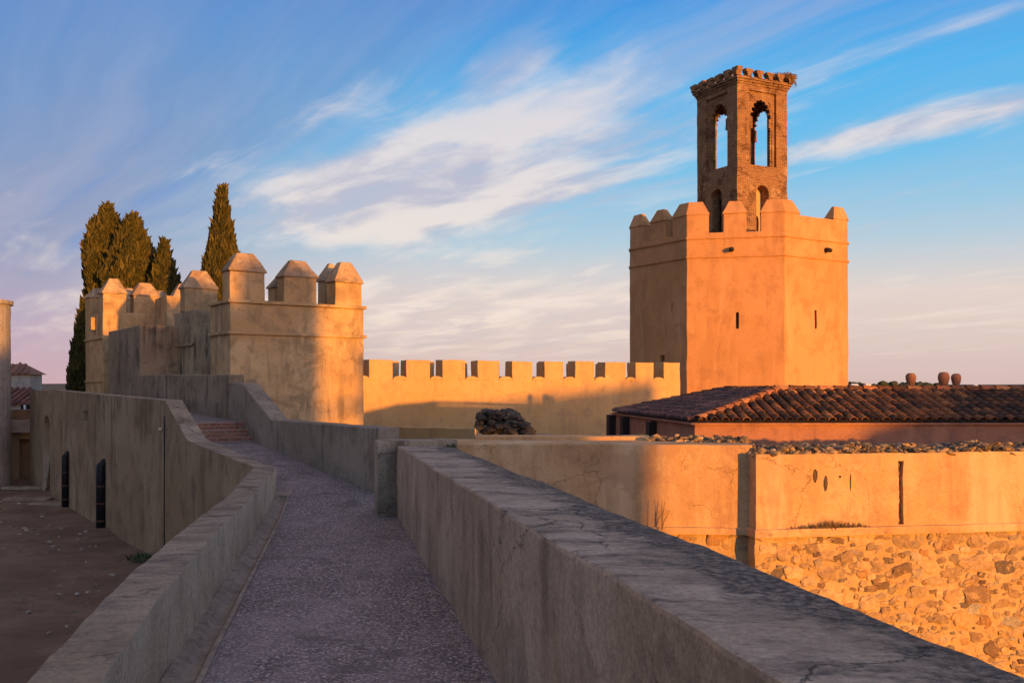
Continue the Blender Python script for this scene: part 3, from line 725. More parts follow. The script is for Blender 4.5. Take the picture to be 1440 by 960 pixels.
# ---------------------------------------------------------------- octagonal tower
def oct_tower():
    mt = M['tower']; Cc = Vector((12.07, 54.1, 0)); RR = 6.09; B = math.radians(-12)
    def cor(k, r=RR):
        a = B+math.radians(22.5+45*k); r *= .966 if k % 8 == 6 else 1; return Cc+V(r*math.sin(a), -r*math.cos(a), 0)
    # corner -1|0 bound the front face, 0|1 the right one, -2|-1 the shaded left one
    t = empty('octagonal_tower', Cc+V(0, 0, -6.6), 'big octagonal orange plaster tower with capped merlons, right of centre', 'tower')
    t0 = Matrix.Translation(-Vector(t.location))
    mb = MB(); rows = []; zs = [-6.8+.5*i for i in range(28)]+[7.2]
    seg = 10
    for z in zs:
        r = RR*(1+.0004*(7.2-z)); pts = []
        for k in range(8):
            a, b = cor(k-1, r), cor(k, r)
            for i in range(seg): q = a.lerp(b, i/seg); pts.append(V(q.x, q.y, z))
        rows.append(mb.add(*pts))
    n = 8*seg
    for a, b in zip(rows[:-1], rows[1:]):
        for i in range(n): mb.face((a[i], a[(i+1) % n], b[(i+1) % n], b[i]))
    mb.face(rows[-1]); mb.face(rows[0][::-1]); mb.jitter(.03, .8, .014, 4)
    body = mb.build('wall', mt, None, bevel=.03)
    def face_pt(k, px, z, out=0):
        a, b = cor(k-1), cor(k); d = (b-a).normalized(); s = (px-720)/F
        q = a+d*((s*a.y-a.x)/(d.x-s*d.y)); nrm = Vector((d.y, -d.x, 0)); return q+nrm*out, d, nrm
    cuts = []
    for k, px, y0, y1, wd in ((0, 1037, 439, 462, .14), (1, 1147, 436, 462, .16), (-1, 945, 426, 437, .09), (-1, 931, 499.5, 508, .40)):
        q, d, nr = face_pt(k, px, 0); z1 = (HZ-y0)/F*q.y; z0 = (HZ-y1)/F*q.y
        c = MB(); pl = [q-d*wd/2+nr*.3, q+d*wd/2+nr*.3, q+d*wd/2-nr*.7, q-d*wd/2-nr*.7]; c.poly_prism(pl, z0, z1); cuts.append(c)
    cut(body, cuts); body.parent = t; body.matrix_parent_inverse = t0
    def add(o): o.parent = t; o.matrix_parent_inverse = t0; return o
    ring = [cor(k) for k in range(-1, 8)]
    for z in (6.41, 7.34):
        mb = MB(); i = []
        for zz, r in ((z-.05, RR-.1), (z-.05, RR+.07), (z+.05, RR+.09), (z+.05, RR-.1)):
            pts = []
            for k in range(8):
                a, b = cor(k-1, r), cor(k, r)
                for s in range(6): q = a.lerp(b, s/6); pts.append(V(q.x, q.y, zz))
            i.append(mb.add(*pts))
        for a in range(4):
            b = (a+1) % 4
            for s in range(48): mb.face((i[a][s], i[a][(s+1) % 48], i[b][(s+1) % 48], i[b][s]))
        mb.jitter(.012, 2.2, .008, 7); add(mb.build('string_course', mt, None, bevel=.015))
    # parapet ring up to the crenel sills, roof inside it
    mb = MB(); ri = RR-.62
    lo = mb.add(*[cor(k)+V(0, 0, 7.1) for k in range(8)]); hi = mb.add(*[cor(k)+V(0, 0, 7.6) for k in range(8)]); hi2 = mb.add(*[cor(k, ri)+V(0, 0, 7.6) for k in range(8)]); lo2 = mb.add(*[cor(k, ri)+V(0, 0, 7.1) for k in range(8)])
    for a, b in ((lo, hi), (hi, hi2), (hi2, lo2), (lo2, lo)):
        for s in range(8): mb.face((a[s], a[(s+1) % 8], b[(s+1) % 8], b[s]))
    add(mb.build('parapet', mt, None, bevel=.02))
    E = (cor(0)-cor(-1)).length; thk = .58
    def bent(k, l0, l1, z1=8.5, zc=9.17):
        c = cor(k); d0 = (cor(k)-cor(k-1)).normalized(); d1 = (cor(k+1)-cor(k)).normalized()
        n0 = Vector((-d0.y, d0.x, 0)); n1 = Vector((-d1.y, d1.x, 0)); bis = (n0+n1); bis = bis/(bis.length_squared/2)
        def plan(o, i, e): return [c-d0*(l0-e)+n0*o, c+bis*o, c+d1*(l1-e)+n1*o, c+d1*(l1-e)+n1*i, c+bis*i, c-d0*(l0-e)+n0*i]
        mb = MB(); mb.poly_prism(plan(.0, thk, 0), 7.58, z1); mb.jitter(.012, 1.5); o = add(mb.build('merlon', mt, None, bevel=.025))
        cb = MB(); rr = [cb.add(*[V(p.x, p.y, z) for p in pl]) for pl, z in ((plan(-.04, thk+.04, -.04), z1-.012), (plan(-.04, thk+.04, -.04), z1+.03), (plan(thk*.36, thk*.64, .3), zc))]
        for a, b in zip(rr[:-1], rr[1:]):
            for s in range(6): cb.face((a[s], a[(s+1) % 6], b[(s+1) % 6], b[s]))
        cb.face(rr[-1]); cb.face(rr[0][::-1]); cb.jitter(.02, 2.5); c_ = cb.build('cap', mt, None, bevel=.015); c_.parent = o
    for k in range(-1, 7): bent(k, 1.1 if k != 0 else 1.12, 1.06)
    for k in range(0, 8):
        a, b = cor(k-1), cor(k); d = (b-a).normalized(); w = Vector((-d.y, d.x, 0))
        if k == 1:
            o = block('infill_parapet', quad_plan(a+d*1.04+w*.01, d, E-2.1, w, thk-.06), 7.58, 8.44, mt, None); add(o); continue
        m = merlon(t, quad_plan(a+d*(E/2-.55-.02), d, 1.1, w, thk), 7.6, 8.5, 9.17, mt, ends=.28, deep=.18)
        m.matrix_parent_inverse = t0
    for k, px, y in ((0, 1029, 351), (1, 1161, 352)):
        q, d, nr = face_pt(k, px, 0); z = (HZ-y)/F*q.y
        b = MB(); b.tube([q-nr*.15+V(0, 0, z+.02), q+nr*.16+V(0, 0, z), q+nr*.34+V(0, 0, z-.05)], [.13, .12, .10], 10); add(b.build('spout', M['wood'], None, smooth=True))
oct_tower()
# ---------------------------------------------------------------- brick belfry
def belfry():
    al = math.radians(27); s = 3.40; h = s/2
    cen = Vector((12.52, 54.3, 7.2))
    t = empty('brick_belfry', cen, 'tall square brick bell turret with open lobed arches on top of the octagonal tower', 'belfry', rz=al)
    bk = M['brick']; Z = lambda z: z-7.2
    top = Z(16.15)
    # local axes: -y face looks right of the camera (sunlit), -x face is the shaded left one
    mb = MB(); noisy_block(mb, [V(-h, -h, 0), V(h, -h, 0), V(h, h, 0), V(-h, h, 0)], 0, top, .3); mb.jitter(.03, 1.0, .022, 4.5)
    o = mb.build('wall', bk, None)
    def arch(hw, z0, zs, axis, d0=-4, d1=4, rise=1.0):
        pr = [(-hw, z0), (hw, z0), (hw, zs)]
        for k in range(1, 14): a = math.pi*k/14; pr.append((hw*math.cos(a), zs+hw*rise*math.sin(a)))
        pr.append((-hw, zs)); c = MB()
        P3 = (lambda u, v, z: V(u, v, z)) if axis == 'y' else (lambda u, v, z: V(v, u, z))
        a = c.add(*[P3(u, d0, z) for u, z in pr]); b = c.add(*[P3(u, d1, z) for u, z in pr])
        for i in range(len(pr)):
            j = (i+1) % len(pr); c.face((a[i], a[j], b[j], b[i]))
        c.face(a); c.face(b[::-1]); return c
    inner = MB(); inner.box(-h+.52, h-.52, -h+.52, h-.52, Z(7.5), Z(15.75))
    cuts = [inner]
    for ax in 'xy':
        cuts.append(arch(.76, Z(11.75), Z(14.65), ax))
        for sgn in (-1, 1):      # shallow rectangular frame round each arch
            c = MB(); lo, hi = (-h-.3, -h+.13) if sgn < 0 else (h-.13, h+.3)
            if ax == 'y': c.box(-.92, .92, lo, hi, Z(11.75), Z(15.66))
            else: c.box(lo, hi, -.92, .92, Z(11.75), Z(15.66))
            cuts.append(c)
    cuts.append(arch(.42, Z(7.3), Z(10.3), 'y', d0=-4, d1=0)); cuts.append(arch(.42, Z(7.3), Z(10.25), 'x', d0=-4, d1=0))
    cut(o, cuts); o.parent = t
    # lobed arch set back inside the frame
    for i, rz in enumerate((0, math.pi/2, math.pi, -math.pi/2)):
        mb = MB(); mb.box(-.91, .91, -h+.15, -h+.30, Z(13.85), Z(15.65)); pn = mb.build('arch_panel', bk, None)
        cs = [arch(.56, Z(13.0), Z(14.25), 'y', d0=-h-.2, d1=-h+.8, rise=1.55)]
        for k in range(9):
            a = math.pi*(k+.5)/9; cx, cy = .585*math.cos(a), Z(14.28)+.88*math.sin(a); c = MB(); n = 10
            f = c.add(*[V(cx+.12*math.cos(2*math.pi*q/n), -h-.2, cy+.125*math.sin(2*math.pi*q/n)) for q in range(n)]); g = c.add(*[V(cx+.12*math.cos(2*math.pi*q/n), -h+.8, cy+.125*math.sin(2*math.pi*q/n)) for q in range(n)])
            for q in range(n): c.face((f[q], f[(q+1) % n], g[(q+1) % n], g[q]))
            c.face(f); c.face(g[::-1]); cs.append(c)
        cut(pn, cs); pn.parent = t; pn.rotation_euler.z = rz
        for sx in (-.72, .72):
            mb = MB(); mb.tube([V(sx, -h+.22, Z(11.76)), V(sx, -h+.22, Z(13.7))], .065, 8); mb.box(sx-.12, sx+.12, -h+.1, -h+.32, Z(13.7), Z(13.86))
            c = mb.build('colonnette', bk, t); c.rotation_euler.z = rz
    mb = MB(); noisy_block(mb, [V(-h+.5, -h+.60, 0), V(h-.5, -h+.60, 0), V(h-.5, -h+.78, 0), V(-h+.5, -h+.78, 0)], Z(7.25), Z(11.0), .3); mb.jitter(.02, 2)
    nw = mb.build('inner_wall', M['terr'], None); cut(nw, [arch(.24, Z(7.0), Z(9.0), 'y', d0=-h+.5, d1=-h+.68)]); nw.parent = t
    # corbelled cornice
    for k, (ov, z0, z1) in enumerate(((.05, 15.92, 16.04), (.11, 16.04, 16.16), (.18, 16.16, 16.30))):
        mb = MB(); q = h+ov; noisy_block(mb, [V(-q, -q, 0), V(q, -q, 0), V(q, q, 0), V(-q, q, 0)], Z(z0), Z(z1), .25); mb.jitter(.02, 3, .015, 8); mb.build('cornice', bk, t)
    def tooth(x, y, rz, sc=1.0):
        mb = MB(); w = .20*sc
        prof = [(-w*.75, 0), (w*.75, 0), (w*.7, .14), (w*1.2, .26), (w*1.25, .42+R.uniform(-.06, .03)), (-w*1.25, .42+R.uniform(-.06, .03)), (-w*1.2, .26), (-w*.7, .14)]
        a = mb.add(*[V(u, -.17, z) for u, z in prof]); b = mb.add(*[V(u, .17, z) for u, z in prof])
        for i in range(8): j = (i+1) % 8; mb.face((a[i], a[j], b[j], b[i]))
        mb.face(a); mb.face(b[::-1]); mb.jitter(.02, 5)
        rot = Matrix.Rotation(rz, 3, 'Z')
        for v in mb.v: v.xyz = rot @ v + V(x, y, Z(16.29))
        mb.build('merlon', bk, t, bevel=.015)
    n = 6; q = h+.08
    for i in range(n):
        f = -q+2*q*i/(n-1)
        if i not in (0,): tooth(f, -q, 0, 1.15 if i == n-1 else 1)
        tooth(-q, -f, math.pi/2, 1)
        if i not in (0, n-1): tooth(f, q, 0); tooth(q, f, math.pi/2)
    for i in range(n):   # little arched corbels under the crest on the seen sides
        pass
    # stork's nest: a heap of twigs on the right corner
    nl = cen+Matrix.Rotation(al, 3, 'Z') @ V(h-.12, -h+.22, Z(16.55))
    mb = MB(); rr = random.Random(3)
    for i in range(520):
        a = rr.uniform(0, 6.28); r = .72*math.sqrt(rr.random()); zc = rr.uniform(-.16, .22)*(1-.35*(r/.78)**2)+.12
        p = V(r*math.cos(a), r*math.sin(a)*.8, zc); d = V(rr.gauss(0, 1), rr.gauss(0, 1), rr.gauss(0, .35)).normalized()*rr.uniform(.15, .42)
        mb.tube([p-d/2, p+d/2+V(0, 0, rr.uniform(-.05, .03))], rr.uniform(.008, .017), 4)
    for i in range(26):
        a = rr.uniform(-1.3, 1.0); p = V(.58*math.cos(a), .5*math.sin(a), .0); mb.tube([p, p+V(.12, 0, -.15), p+V(.16, -.03, -rr.uniform(.1, .4))], .009, 4)
    o = mb.build('stork_nest', M['twig']); o.location = nl
    tag(o, 'ragged stork nest of dry twigs on the top right corner of the brick belfry', 'nest')
belfry()
# ================================================================== TERRACE WALLS ON THE RIGHT
def blob(mb, c, r, col=None, sub=1, amp=.35, squash=0, seed=0, mat=None):
    bm = bmesh.new(); bmesh.ops.create_icosphere(bm, subdivisions=sub, radius=1)
    idx = []
    for v in bm.verts:
        p = v.co.copy(); p *= 1+amp*noise.noise(p*1.3+V(seed*3.1, seed*1.7, seed))+amp*.4*noise.noise(p*3+V(seed, 0, 5))
        if squash: q = max(abs(p.x), abs(p.z), 1e-6)/p.length; p = V(p.x/q**squash, p.y, p.z/q**squash)
        p = V(p.x*r[0], p.y*r[1], p.z*r[2])
        if mat is not None: p = mat @ p
        idx.append(mb.add(p+c)[0])
    for f in bm.faces: mb.face([idx[v.index] for v in f.verts], col)
    bm.free()
STONES = [(.34, .20, .10), (.42, .27, .14), (.25, .15, .08), (.50, .33, .17), (.30, .22, .14), (.20, .12, .07), (.46, .26, .11), (.36, .19, .08), (.38, .31, .22), (.16, .115, .08)]
RUB = [(.32, .19, .09), (.26, .15, .07), (.18, .11, .065), (.42, .27, .13), (.12, .085, .06), (.09, .065, .05), (.36, .22, .085), (.22, .165, .115)]
def rubble_heap(mb, a, b, wdt, n, z, hmax, seed, rmin=.04, rmax=.13):
    rr = random.Random(seed); d = (b-a); w = Vector((-d.y, d.x, 0)).normalized()
    for i in range(n):
        f = rr.random(); g = rr.random()
        r = rmin+(rmax-rmin)*rr.random()**2.0
        prof = .35+.65*math.sin(math.pi*min(1, g*1.1+.1))
        p = a+d*f+w*wdt*g+V(0, 0, z+hmax*prof*rr.uniform(.2, 1)*(.6+.6*noise.noise((f*9, seed, 0))+.4))
        c = rr.choice(RUB); m = rr.uniform(.75, 1.2)
        rot = Matrix.Rotation(rr.uniform(0, 3), 3, 'Z') @ Matrix.Rotation(rr.uniform(-.6, .6), 3, 'X')
        blob(mb, p, (r*rr.uniform(.8, 1.5), r*rr.uniform(.7, 1.2), r*rr.uniform(.4, .8)), tuple(k*m for k in c), 1, .9, seed=i, mat=rot)
def embed(mb, a, b, z0, z1, n, seed, rmin, rmax):
    """field stones bedded flush in mortar on the plane a-b (outside on the right of a->b)."""
    rr = random.Random(seed); d = b-a; L = d.length; u = d/L; nr = Vector((u.y, -u.x, 0)); placed = []
    rot = Matrix((u, nr*-1, V(0, 0, 1))).transposed()
    tries = 0
    while len(placed) < n and tries < n*40:
        tries += 1
        r = rmin+(rmax-rmin)*rr.random()**1.2; x = rr.uniform(0, L); z = rr.uniform(z0, z1)
        if any((x-X)**2/1.3+(z-Zz)**2 < (r*.80+q*.80)**2 for X, Zz, q in placed): continue
        placed.append((x, z, r))
        c = rr.choice(STONES); m = rr.uniform(.8, 1.35)
        if rr.random() < .62: c = tuple(.6*k+.4*q for k, q in zip(c, (.55, .36, .18)))
        tilt = rr.gauss(0, .14); tm = Matrix(((math.cos(tilt), 0, -math.sin(tilt)), (0, 1, 0), (math.sin(tilt), 0, math.cos(tilt))))
        ax = rr.uniform(.8, 1.5)
        blob(mb, a+u*x+V(0, 0, z)-nr*r*0-nr*.006, (r*ax, r*.14+.014, r*rr.uniform(.5, .95)), tuple(k*m for k in c), 3, .6, .5, seed=len(placed)+seed, mat=rot @ tm)
def terrace_walls():
    mt = M['terr']
    a1 = Vector((-1.6, 17.25, 0)); b1 = Vector((4.06, 16.75, 0)); u1 = (b1-a1).normalized(); w1 = Vector((-u1.y, u1.x, 0)); L1 = (b1-a1).length
    a2 = Vector((4.03, 16.45, 0)); b2 = Vector((13.5, 18.1, 0)); u2 = (b2-a2).normalized(); w2 = Vector((-u2.y, u2.x, 0)); L2 = (b2-a2).length
    # wall behind the parapet, left of the pilaster
    mb = MB(); noisy_block(mb, [a1, b1-u1*.02, b1-u1*.02+w1*1.6, a1+w1*1.6], -2.37, -.96, .3); mb.jitter(.014, 1.2, .006, 6)
    o = mb.build('terrace_wall', mt, None, bevel=.025)
    tag(o, 'smooth terrace wall behind the parapet, half in shade and half in orange sun', 'wall')
    mb = MB(); q = a1-w1*.05; noisy_block(mb, [q, q+u1*(L1-.04), q+u1*(L1-.04)+w1*.4, q+w1*.4], -2.47, -2.355, .3); mb.jitter(.008, 2, .005, 7); mb.build('ledge', mt, o, bevel=.015)
    mb = MB(); q = a1+w1*.06; noisy_block(mb, [q, q+u1*(L1-.04), q+u1*(L1-.04)+w1*1.5, q+w1*1.5], -7.2, -2.46, .5); mb.jitter(.03, 1.5, .015, 5); mb.build('stone_base', M['mortar'], o)
    st = MB(); embed(st, a1+u1*2.2+w1*.06, a1+u1*(L1-.1)+w1*.06, -4.2, -2.5, 130, 5, .04, .15); st.build('base_stones', M['bedstone'], o, smooth=False)
    mb = MB(); q = a1+w1*1.25+u1*.8; noisy_block(mb, [q, q+u1*3.22, q+u1*3.22+w1*.4, q+w1*.4], -1.0, -.885, .3); mb.jitter(.01, 2, .006, 7); mb.build('top_kerb', mt, o, bevel=.015)
    mb = MB(); rubble_heap(mb, a1+u1*4.0+w1*.95, a1+u1*(L1-.1)+w1*.45, .8, 700, -1.0, .12, 3, .015, .075); mb.build('rubble_crest', M['stone'], o)
    # projecting wall to the right
    mb = MB(); noisy_block(mb, [a2, b2, b2+w2*2.2, a2+w2*2.2], -2.345, -1.105, .3); mb.jitter(.014, 1.2, .006, 6)
    o2 = mb.build('terrace_wall', mt, None)
    # slot with exposed brickwork and a few spalled pits
    def at(px):
        k = (px-720)/F; return (k*a2.y-a2.x)/(u2.x-k*u2.y)
    cuts = []
    c = MB(); t = at(1267); p = a2+u2*t; Y = p.y; jag = []
    zz = [(HZ-y)/F*Y for y in (648, 672, 700, 720, 737)]
    l = [V(-.045+R.uniform(-.01, .01), 0, z) for z in zz]; r = [V(.045+R.uniform(-.015, .015), 0, z) for z in zz]
    prof = l+r[::-1]
    def prism(prof, t, d0=-.2, d1=.1):
        c = MB(); f = c.add(*[a2+u2*(t+q.x)+w2*d0+V(0, 0, q.z) for q in prof]); g = c.add(*[a2+u2*(t+q.x)+w2*d1+V(0, 0, q.z) for q in prof])
        for i in range(len(prof)):
            j = (i+1) % len(prof); c.face((f[i], f[j], g[j], g[i]))
        c.face(f); c.face(g[::-1]); return c
    cuts.append(prism(prof, t))
    for px, y0, y1, w in ((1146, 659, 679, .045), (1161, 668, 691, .045), (1181, 668, 672, .03), (1196, 665, 690, .016)):
        t = at(px); Yp = (a2+u2*t).y; z1 = (HZ-y0)/F*Yp; z0 = (HZ-y1)/F*Yp; n = 9
        cuts.append(prism([V(w*math.cos(2*math.pi*k/n)*R.uniform(.7, 1.1), 0, (z0+z1)/2+(z1-z0)/2*math.sin(2*math.pi*k/n)) for k in range(n)], t, d1=.035))
    cut(o2, cuts)
    tag(o2, 'projecting terrace wall with stone base, ledge, narrow vertical slot and crumbling rubble top, at the right edge', 'wall')
    q = a2-w2*.06-u2*.05; mb = MB(); noisy_block(mb, [q, q+u2*L2, q+u2*L2+w2*.5, q+w2*.5], -2.475, -2.34, .3); mb.jitter(.008, 2, .006, 7); mb.build('ledge', mt, o2, bevel=.018)
    mb = MB(); q = a2+w2*.03; noisy_block(mb, [q, q+u2*L2, q+u2*L2+w2*2, q+w2*2], -7.2, -2.47, .22); mb.jitter(.035, 1.8, .02, 6); mb.build('stone_base', M['mortar'], o2)
    st = MB(); embed(st, a2+u2*.05+w2*.03, a2+u2*6.2+w2*.03, -5.3, -2.5, 560, 11, .045, .19); st.build('base_stones', M['bedstone'], o2, smooth=False)
    st = MB(); t = at(1267)
    for px, y0, y1, w in ((1146, 659, 679, .05), (1161, 668, 691, .05), (1181, 668, 672, .03), (1196, 665, 690, .018)):
        tt = at(px); Yp = (a2+u2*tt).y; blob(st, a2+u2*tt+w2*.028+V(0, 0, (HZ-(y0+y1)/2)/F*Yp), (w, .02, (y1-y0)/2/F*Yp), (.11, .07, .04), 2, .5, seed=px)
    for k in range(7): blob(st, a2+u2*t+w2*.1+V(0, 0, zz[-1]+(zz[0]-zz[-1])*(k+.5)/7), (.05, .04, .07), R.choice(STONES), 1, .4, seed=k)
    st.build('slot_stones', M['stone'], o2)
    mb = MB(); rubble_heap(mb, a2+u2*.02+w2*.04, b2-u2*2.5+w2*.04, 1.5, 3200, -1.15, .15, 9, .012, .085); mb.build('rubble_crest', M['stone'], o2)
    # dry moss hanging on the ledge
    mb = MB(); rr = random.Random(5); ta, tb = at(1104), at(1228)
    for i in range(380):
        f = rr.betavariate(2, 2); p = a2+u2*(ta+(tb-ta)*f)-w2*rr.uniform(.0, .06)+V(0, 0, -2.345)
        h = rr.uniform(.03, .17)*(1.2-abs(f-.5)*1.6); d = V(rr.gauss(0, .5), rr.gauss(-.3, .3), 1).normalized()*h*(1 if rr.random() < .75 else -.6)
        s = u2*.009; mb.face(mb.add(p-s, p+s, p+d), (rr.uniform(.10, .2), rr.uniform(.07, .11), .04))
    tag(mb.build('dry_moss', M['weed'], recalc=False), 'strip of dry brown moss growing along the ledge of the projecting wall', 'moss')
    # stalks and small weeds
    mb = MB(); rr = random.Random(8); t = ((930-720)/F*a1.y-a1.x)/(u1.x-(930-720)/F*u1.y); p = a1+u1*t-w1*.12
    p = p+V(0, 0, -2.4)
    for top, lean in ((.52, .0), (.5, .05), (.33, .13)):
        mb.tube([p, p+V(lean*.3, 0, top*.5), p+V(lean, -.01, top)], [.010, .008, .004], 5)
    mb.tube([p+V(.02, 0, .26), p+V(.10, 0, .33), p+V(.15, 0, .33)], .004, 5)
    mb.tube([p+V(-.24, 0, 0), p+V(-.235, 0, .25), p+V(-.23, 0, .5)], .006, 5)
    tag(mb.build('dry_stalk', M['stalk']), 'thin dry weed stalks standing against the sunlit terrace wall ledge', 'weed')
terrace_walls()
def tuft(name, p, n, h, spread, cols, label, cat, seed=0):
    mb = MB(); rr = random.Random(seed)
    for i in range(n):
        a = rr.uniform(0, 6.28); r = spread*math.sqrt(rr.random()); q = V(r*math.cos(a), r*math.sin(a), 0); d = V(rr.gauss(0, .6), rr.gauss(0, .6), 1).normalized()*h*rr.uniform(.4, 1)
        s = V(math.cos(a+1.5), math.sin(a+1.5), 0)*h*.12; c = rr.choice(cols); mb.face(mb.add(q-s, q+d*.5-s*.9, q+d, q+d*.5+s*.9, q+s), c)
    o = mb.build(name, M['weed'], recalc=False); o.location = p; return tag(o, label, cat)
G = [(.06, .075, .03), (.09, .10, .04), (.12, .10, .05)]
tuft('weed', P(633, 627, 13.1)+V(0, 0, -.03), 60, .09, .08, G, 'small green weed on the far end of the mouldy parapet top', 'weed', 1)
tuft('weed', V(-7.75, 20.9, -3.62), 130, .2, .3, G, 'low green weed in the courtyard earth at the foot of the wall', 'weed', 2)
tuft('weed', V(2.75, 21.2, -1.05)+V(0, 0, .0), 60, .10, .15, [(.10, .15, .04), (.14, .17, .05)], 'tuft of bright grass on the kerb beside the tiled building', 'weed', 3)
# low walls on the terrace and the dark rubble lump
def low_walls():
    mb = MB(); noisy_block(mb, [V(-3.45, 27.2, 0), V(-.87, 23.4, 0), V(-.84, 23.44, 0), V(-3.1, 27.5, 0)], -3, -.955, .3); mb.jitter(.015, 1.3)
    for v in mb.v:
        if v.z > -1.2: v.z -= .10*(v.y-23.4)/3.8
    o = mb.build('low_wall', M['cren'], bevel=.02); tag(o, 'plain low tan wall ending left of the dark rubble lump', 'wall')
    mb = MB(); noisy_block(mb, [V(-.72, 23.95, 0), V(1.1, 23.95, 0), V(1.1, 26.2, 0), V(-.72, 26.2, 0)], -3, -1.2, .3); mb.jitter(.015, 1.3)
    o = mb.build('rubble_footing', M['fortdark'], bevel=.02); tag(o, 'low plastered footing under the dark rubble lump', 'footing')
    mb = MB(); rr = random.Random(4)
    x0, x1 = -.85, .50
    for i in range(330):
        x = rr.uniform(x0, x1); tp = -.535 if x < .0 else -.535-.50*((x-.0)/.5)**1.2
        if x < x0+.1: tp = -.62
        z = rr.uniform(-1.22, tp-.05); y = 24.9+rr.uniform(-.45, .45)
        if x < x0+.14 and z < -1.0: continue
        r = rr.uniform(.05, .12); c = rr.choice([(.07, .052, .038), (.10, .072, .05), (.05, .038, .03), (.14, .10, .065), (.08, .06, .048)])
        blob(mb, V(x, y, z), (r*1.2, r, r*.8), c, 1, .5, seed=i)
    o = mb.build('rubble_ruin', M['stone']); tag(o, 'dark lump of ruined rubble masonry standing on the terrace', 'ruin')
low_walls()
# ================================================================== TILED BUILDING
def tiled_house():
    ze, zr = -.77, -.085
    A = Vector((4.0, 22.0, 0)); Bk = Vector((3.1, 30.8, 0)); X1 = 17.0
    Rg = Vector((6.6, 24.6, 0)); Rk = Vector((6.0, 28.1, 0))
    wl = M['pink']
    o = empty('tiled_house', (9, 25, -2.3), 'low pink building under a dark barrel-tiled hip roof, behind the rubble-topped wall', 'house')
    I = Matrix.Translation(-Vector(o.location))
    def add(x): x.parent = o; x.matrix_parent_inverse = I; return x
    mb = MB(); mb.poly_prism([A+V(.04, .04, 0), V(X1, 22.04, 0), V(X1, 31, 0), Bk+V(.04, 0, 0)], -2.6, ze-.03); mb.jitter(.008, 2); add(mb.build('wall', wl, None, bevel=.02))
    # eaves board
    mb = MB(); e = .05
    mb.loft([(Bk+V(-e, .1, ze-.045), Bk+V(-e, .1, ze-.005), Bk+V(.2, .1, ze-.005), Bk+V(.2, .1, ze-.045)),
             (A+V(-e, -e, ze-.045), A+V(-e, -e, ze-.005), A+V(.2, .2, ze-.005), A+V(.2, .2, ze-.045)),
             (V(X1, 22-e, ze-.045), V(X1, 22-e, ze-.005), V(X1, 22.2, ze-.005), V(X1, 22.2, ze-.045))], maxlen=.5); mb.jitter(.006, 3); add(mb.build('eaves', wl, None))
    # roof deck under the tiles
    mb = MB(); dz = .05
    a = A+V(0, 0, ze-.0); b = Bk+V(0, 0, ze); r = Rg+V(0, 0, zr-dz); k = Rk+V(0, 0, zr-dz); x1 = V(X1, 22, ze); xr = V(X1, 24.6, zr-dz); bb = V(X1, 30.8, ze); xk = V(X1, 28.1, zr-dz)
    i = mb.add(a, x1, xr, r, k, b, bb, xk)
    mb.face((i[0], i[1], i[2], i[3])); mb.face((i[0], i[3], i[4], i[5])); mb.face((i[5], i[4], i[7], i[6])); mb.face((i[3], i[2], i[7], i[4])); mb.face(i[:2]+[i[6], i[5]])
    add(mb.build('roof_deck', M['deck'], None))
    TC = [(.24, .092, .036), (.19, .075, .032), (.15, .06, .03), (.11, .048, .026), (.075, .038, .023), (.055, .03, .02), (.30, .12, .045)]
    rr = random.Random(21)
    def tile(mb, p0, p1, rad0, rad1, up, cols, n=7, convex=True):
        d = (p1-p0).normalized(); s = d.cross(up).normalized(); upn = s.cross(d).normalized(); c = rr.choice(cols); m = rr.uniform(.7, 1.2); col = tuple(k*m for k in c)
        rows = []
        for p, r_ in ((p0, rad0), (p1, rad1)):
            for q in (r_, r_-.016):
                rows.append(mb.add(*[p+s*math.cos(math.pi*k/n)*q+upn*math.sin(math.pi*k/n)*q*(.85 if convex else -.6) for k in range(n+1)]))
        o0, i0, o1, i1 = rows
        for k in range(n): mb.face((o0[k], o0[k+1], o1[k+1], o1[k]), col); mb.face((i0[k], i1[k], i1[k+1], i0[k+1]), col); mb.face((o0[k], i0[k], i0[k+1], o0[k+1]), col); mb.face((o1[k], o1[k+1], i1[k+1], i1[k]), col)
    def course(mb, e, t, up, cols, L=.42, ov=.10, r0=.094, r1=.078, lift=.04):
        d = t-e; n = max(1, int(d.length/(L-ov)+.5)); u = d.normalized(); stp = d.length/n
        jit = V(rr.uniform(-.012, .012), rr.uniform(-.012, .012), 0)
        for i in range(n):
            p = e+u*stp*i+jit+V(0, 0, lift)+up*.014; q = p+u*(stp+ov)-up*.016
            p = p+V(rr.uniform(-.006, .006), 0, rr.uniform(-.004, .006)); tile(mb, p, q, r0*rr.uniform(.95, 1.05), r1, up, cols)
    mb = MB(); up = V(0, -.256, .967); x = A.x+.22
    while x < X1-.2:
        yt = min(24.6, 22+(x-A.x)) if x < Rg.x else 24.6
        f = (yt-22)/2.6; course(mb, V(x, 21.93, ze+.0), V(x, yt, ze+(zr-ze)*f-.02), up, TC[:] if x < 11 else TC[1:6]); x += .237
    add(mb.build('roof_tiles', M['tile'], None, recalc=False))
    mb = MB(); up = V(-.256, 0, .967); y = 22.25
    while y < 30.6:
        f0 = (y-22)/(8.8); ex = A.x+(Bk.x-A.x)*f0; 
        if y < 24.6: tx = ex+(y-22)
        elif y < 28.1: tx = Rg.x+(Rk.x-Rg.x)*(y-24.6)/3.5
        else: tx = ex+(30.8-y)*1.07
        run = tx-ex; zt = ze+(zr-ze)*min(1, run/2.65); course(mb, V(ex-.07, y, ze), V(tx, y, zt-.02), up, [(.16, .07, .05), (.11, .055, .045), (.085, .05, .045), (.22, .10, .07)]); y += .24
    add(mb.build('roof_tiles', M['tile'], None, recalc=False))
    HC = [(.40, .15, .055), (.36, .13, .05), (.44, .18, .07), (.30, .11, .05)]
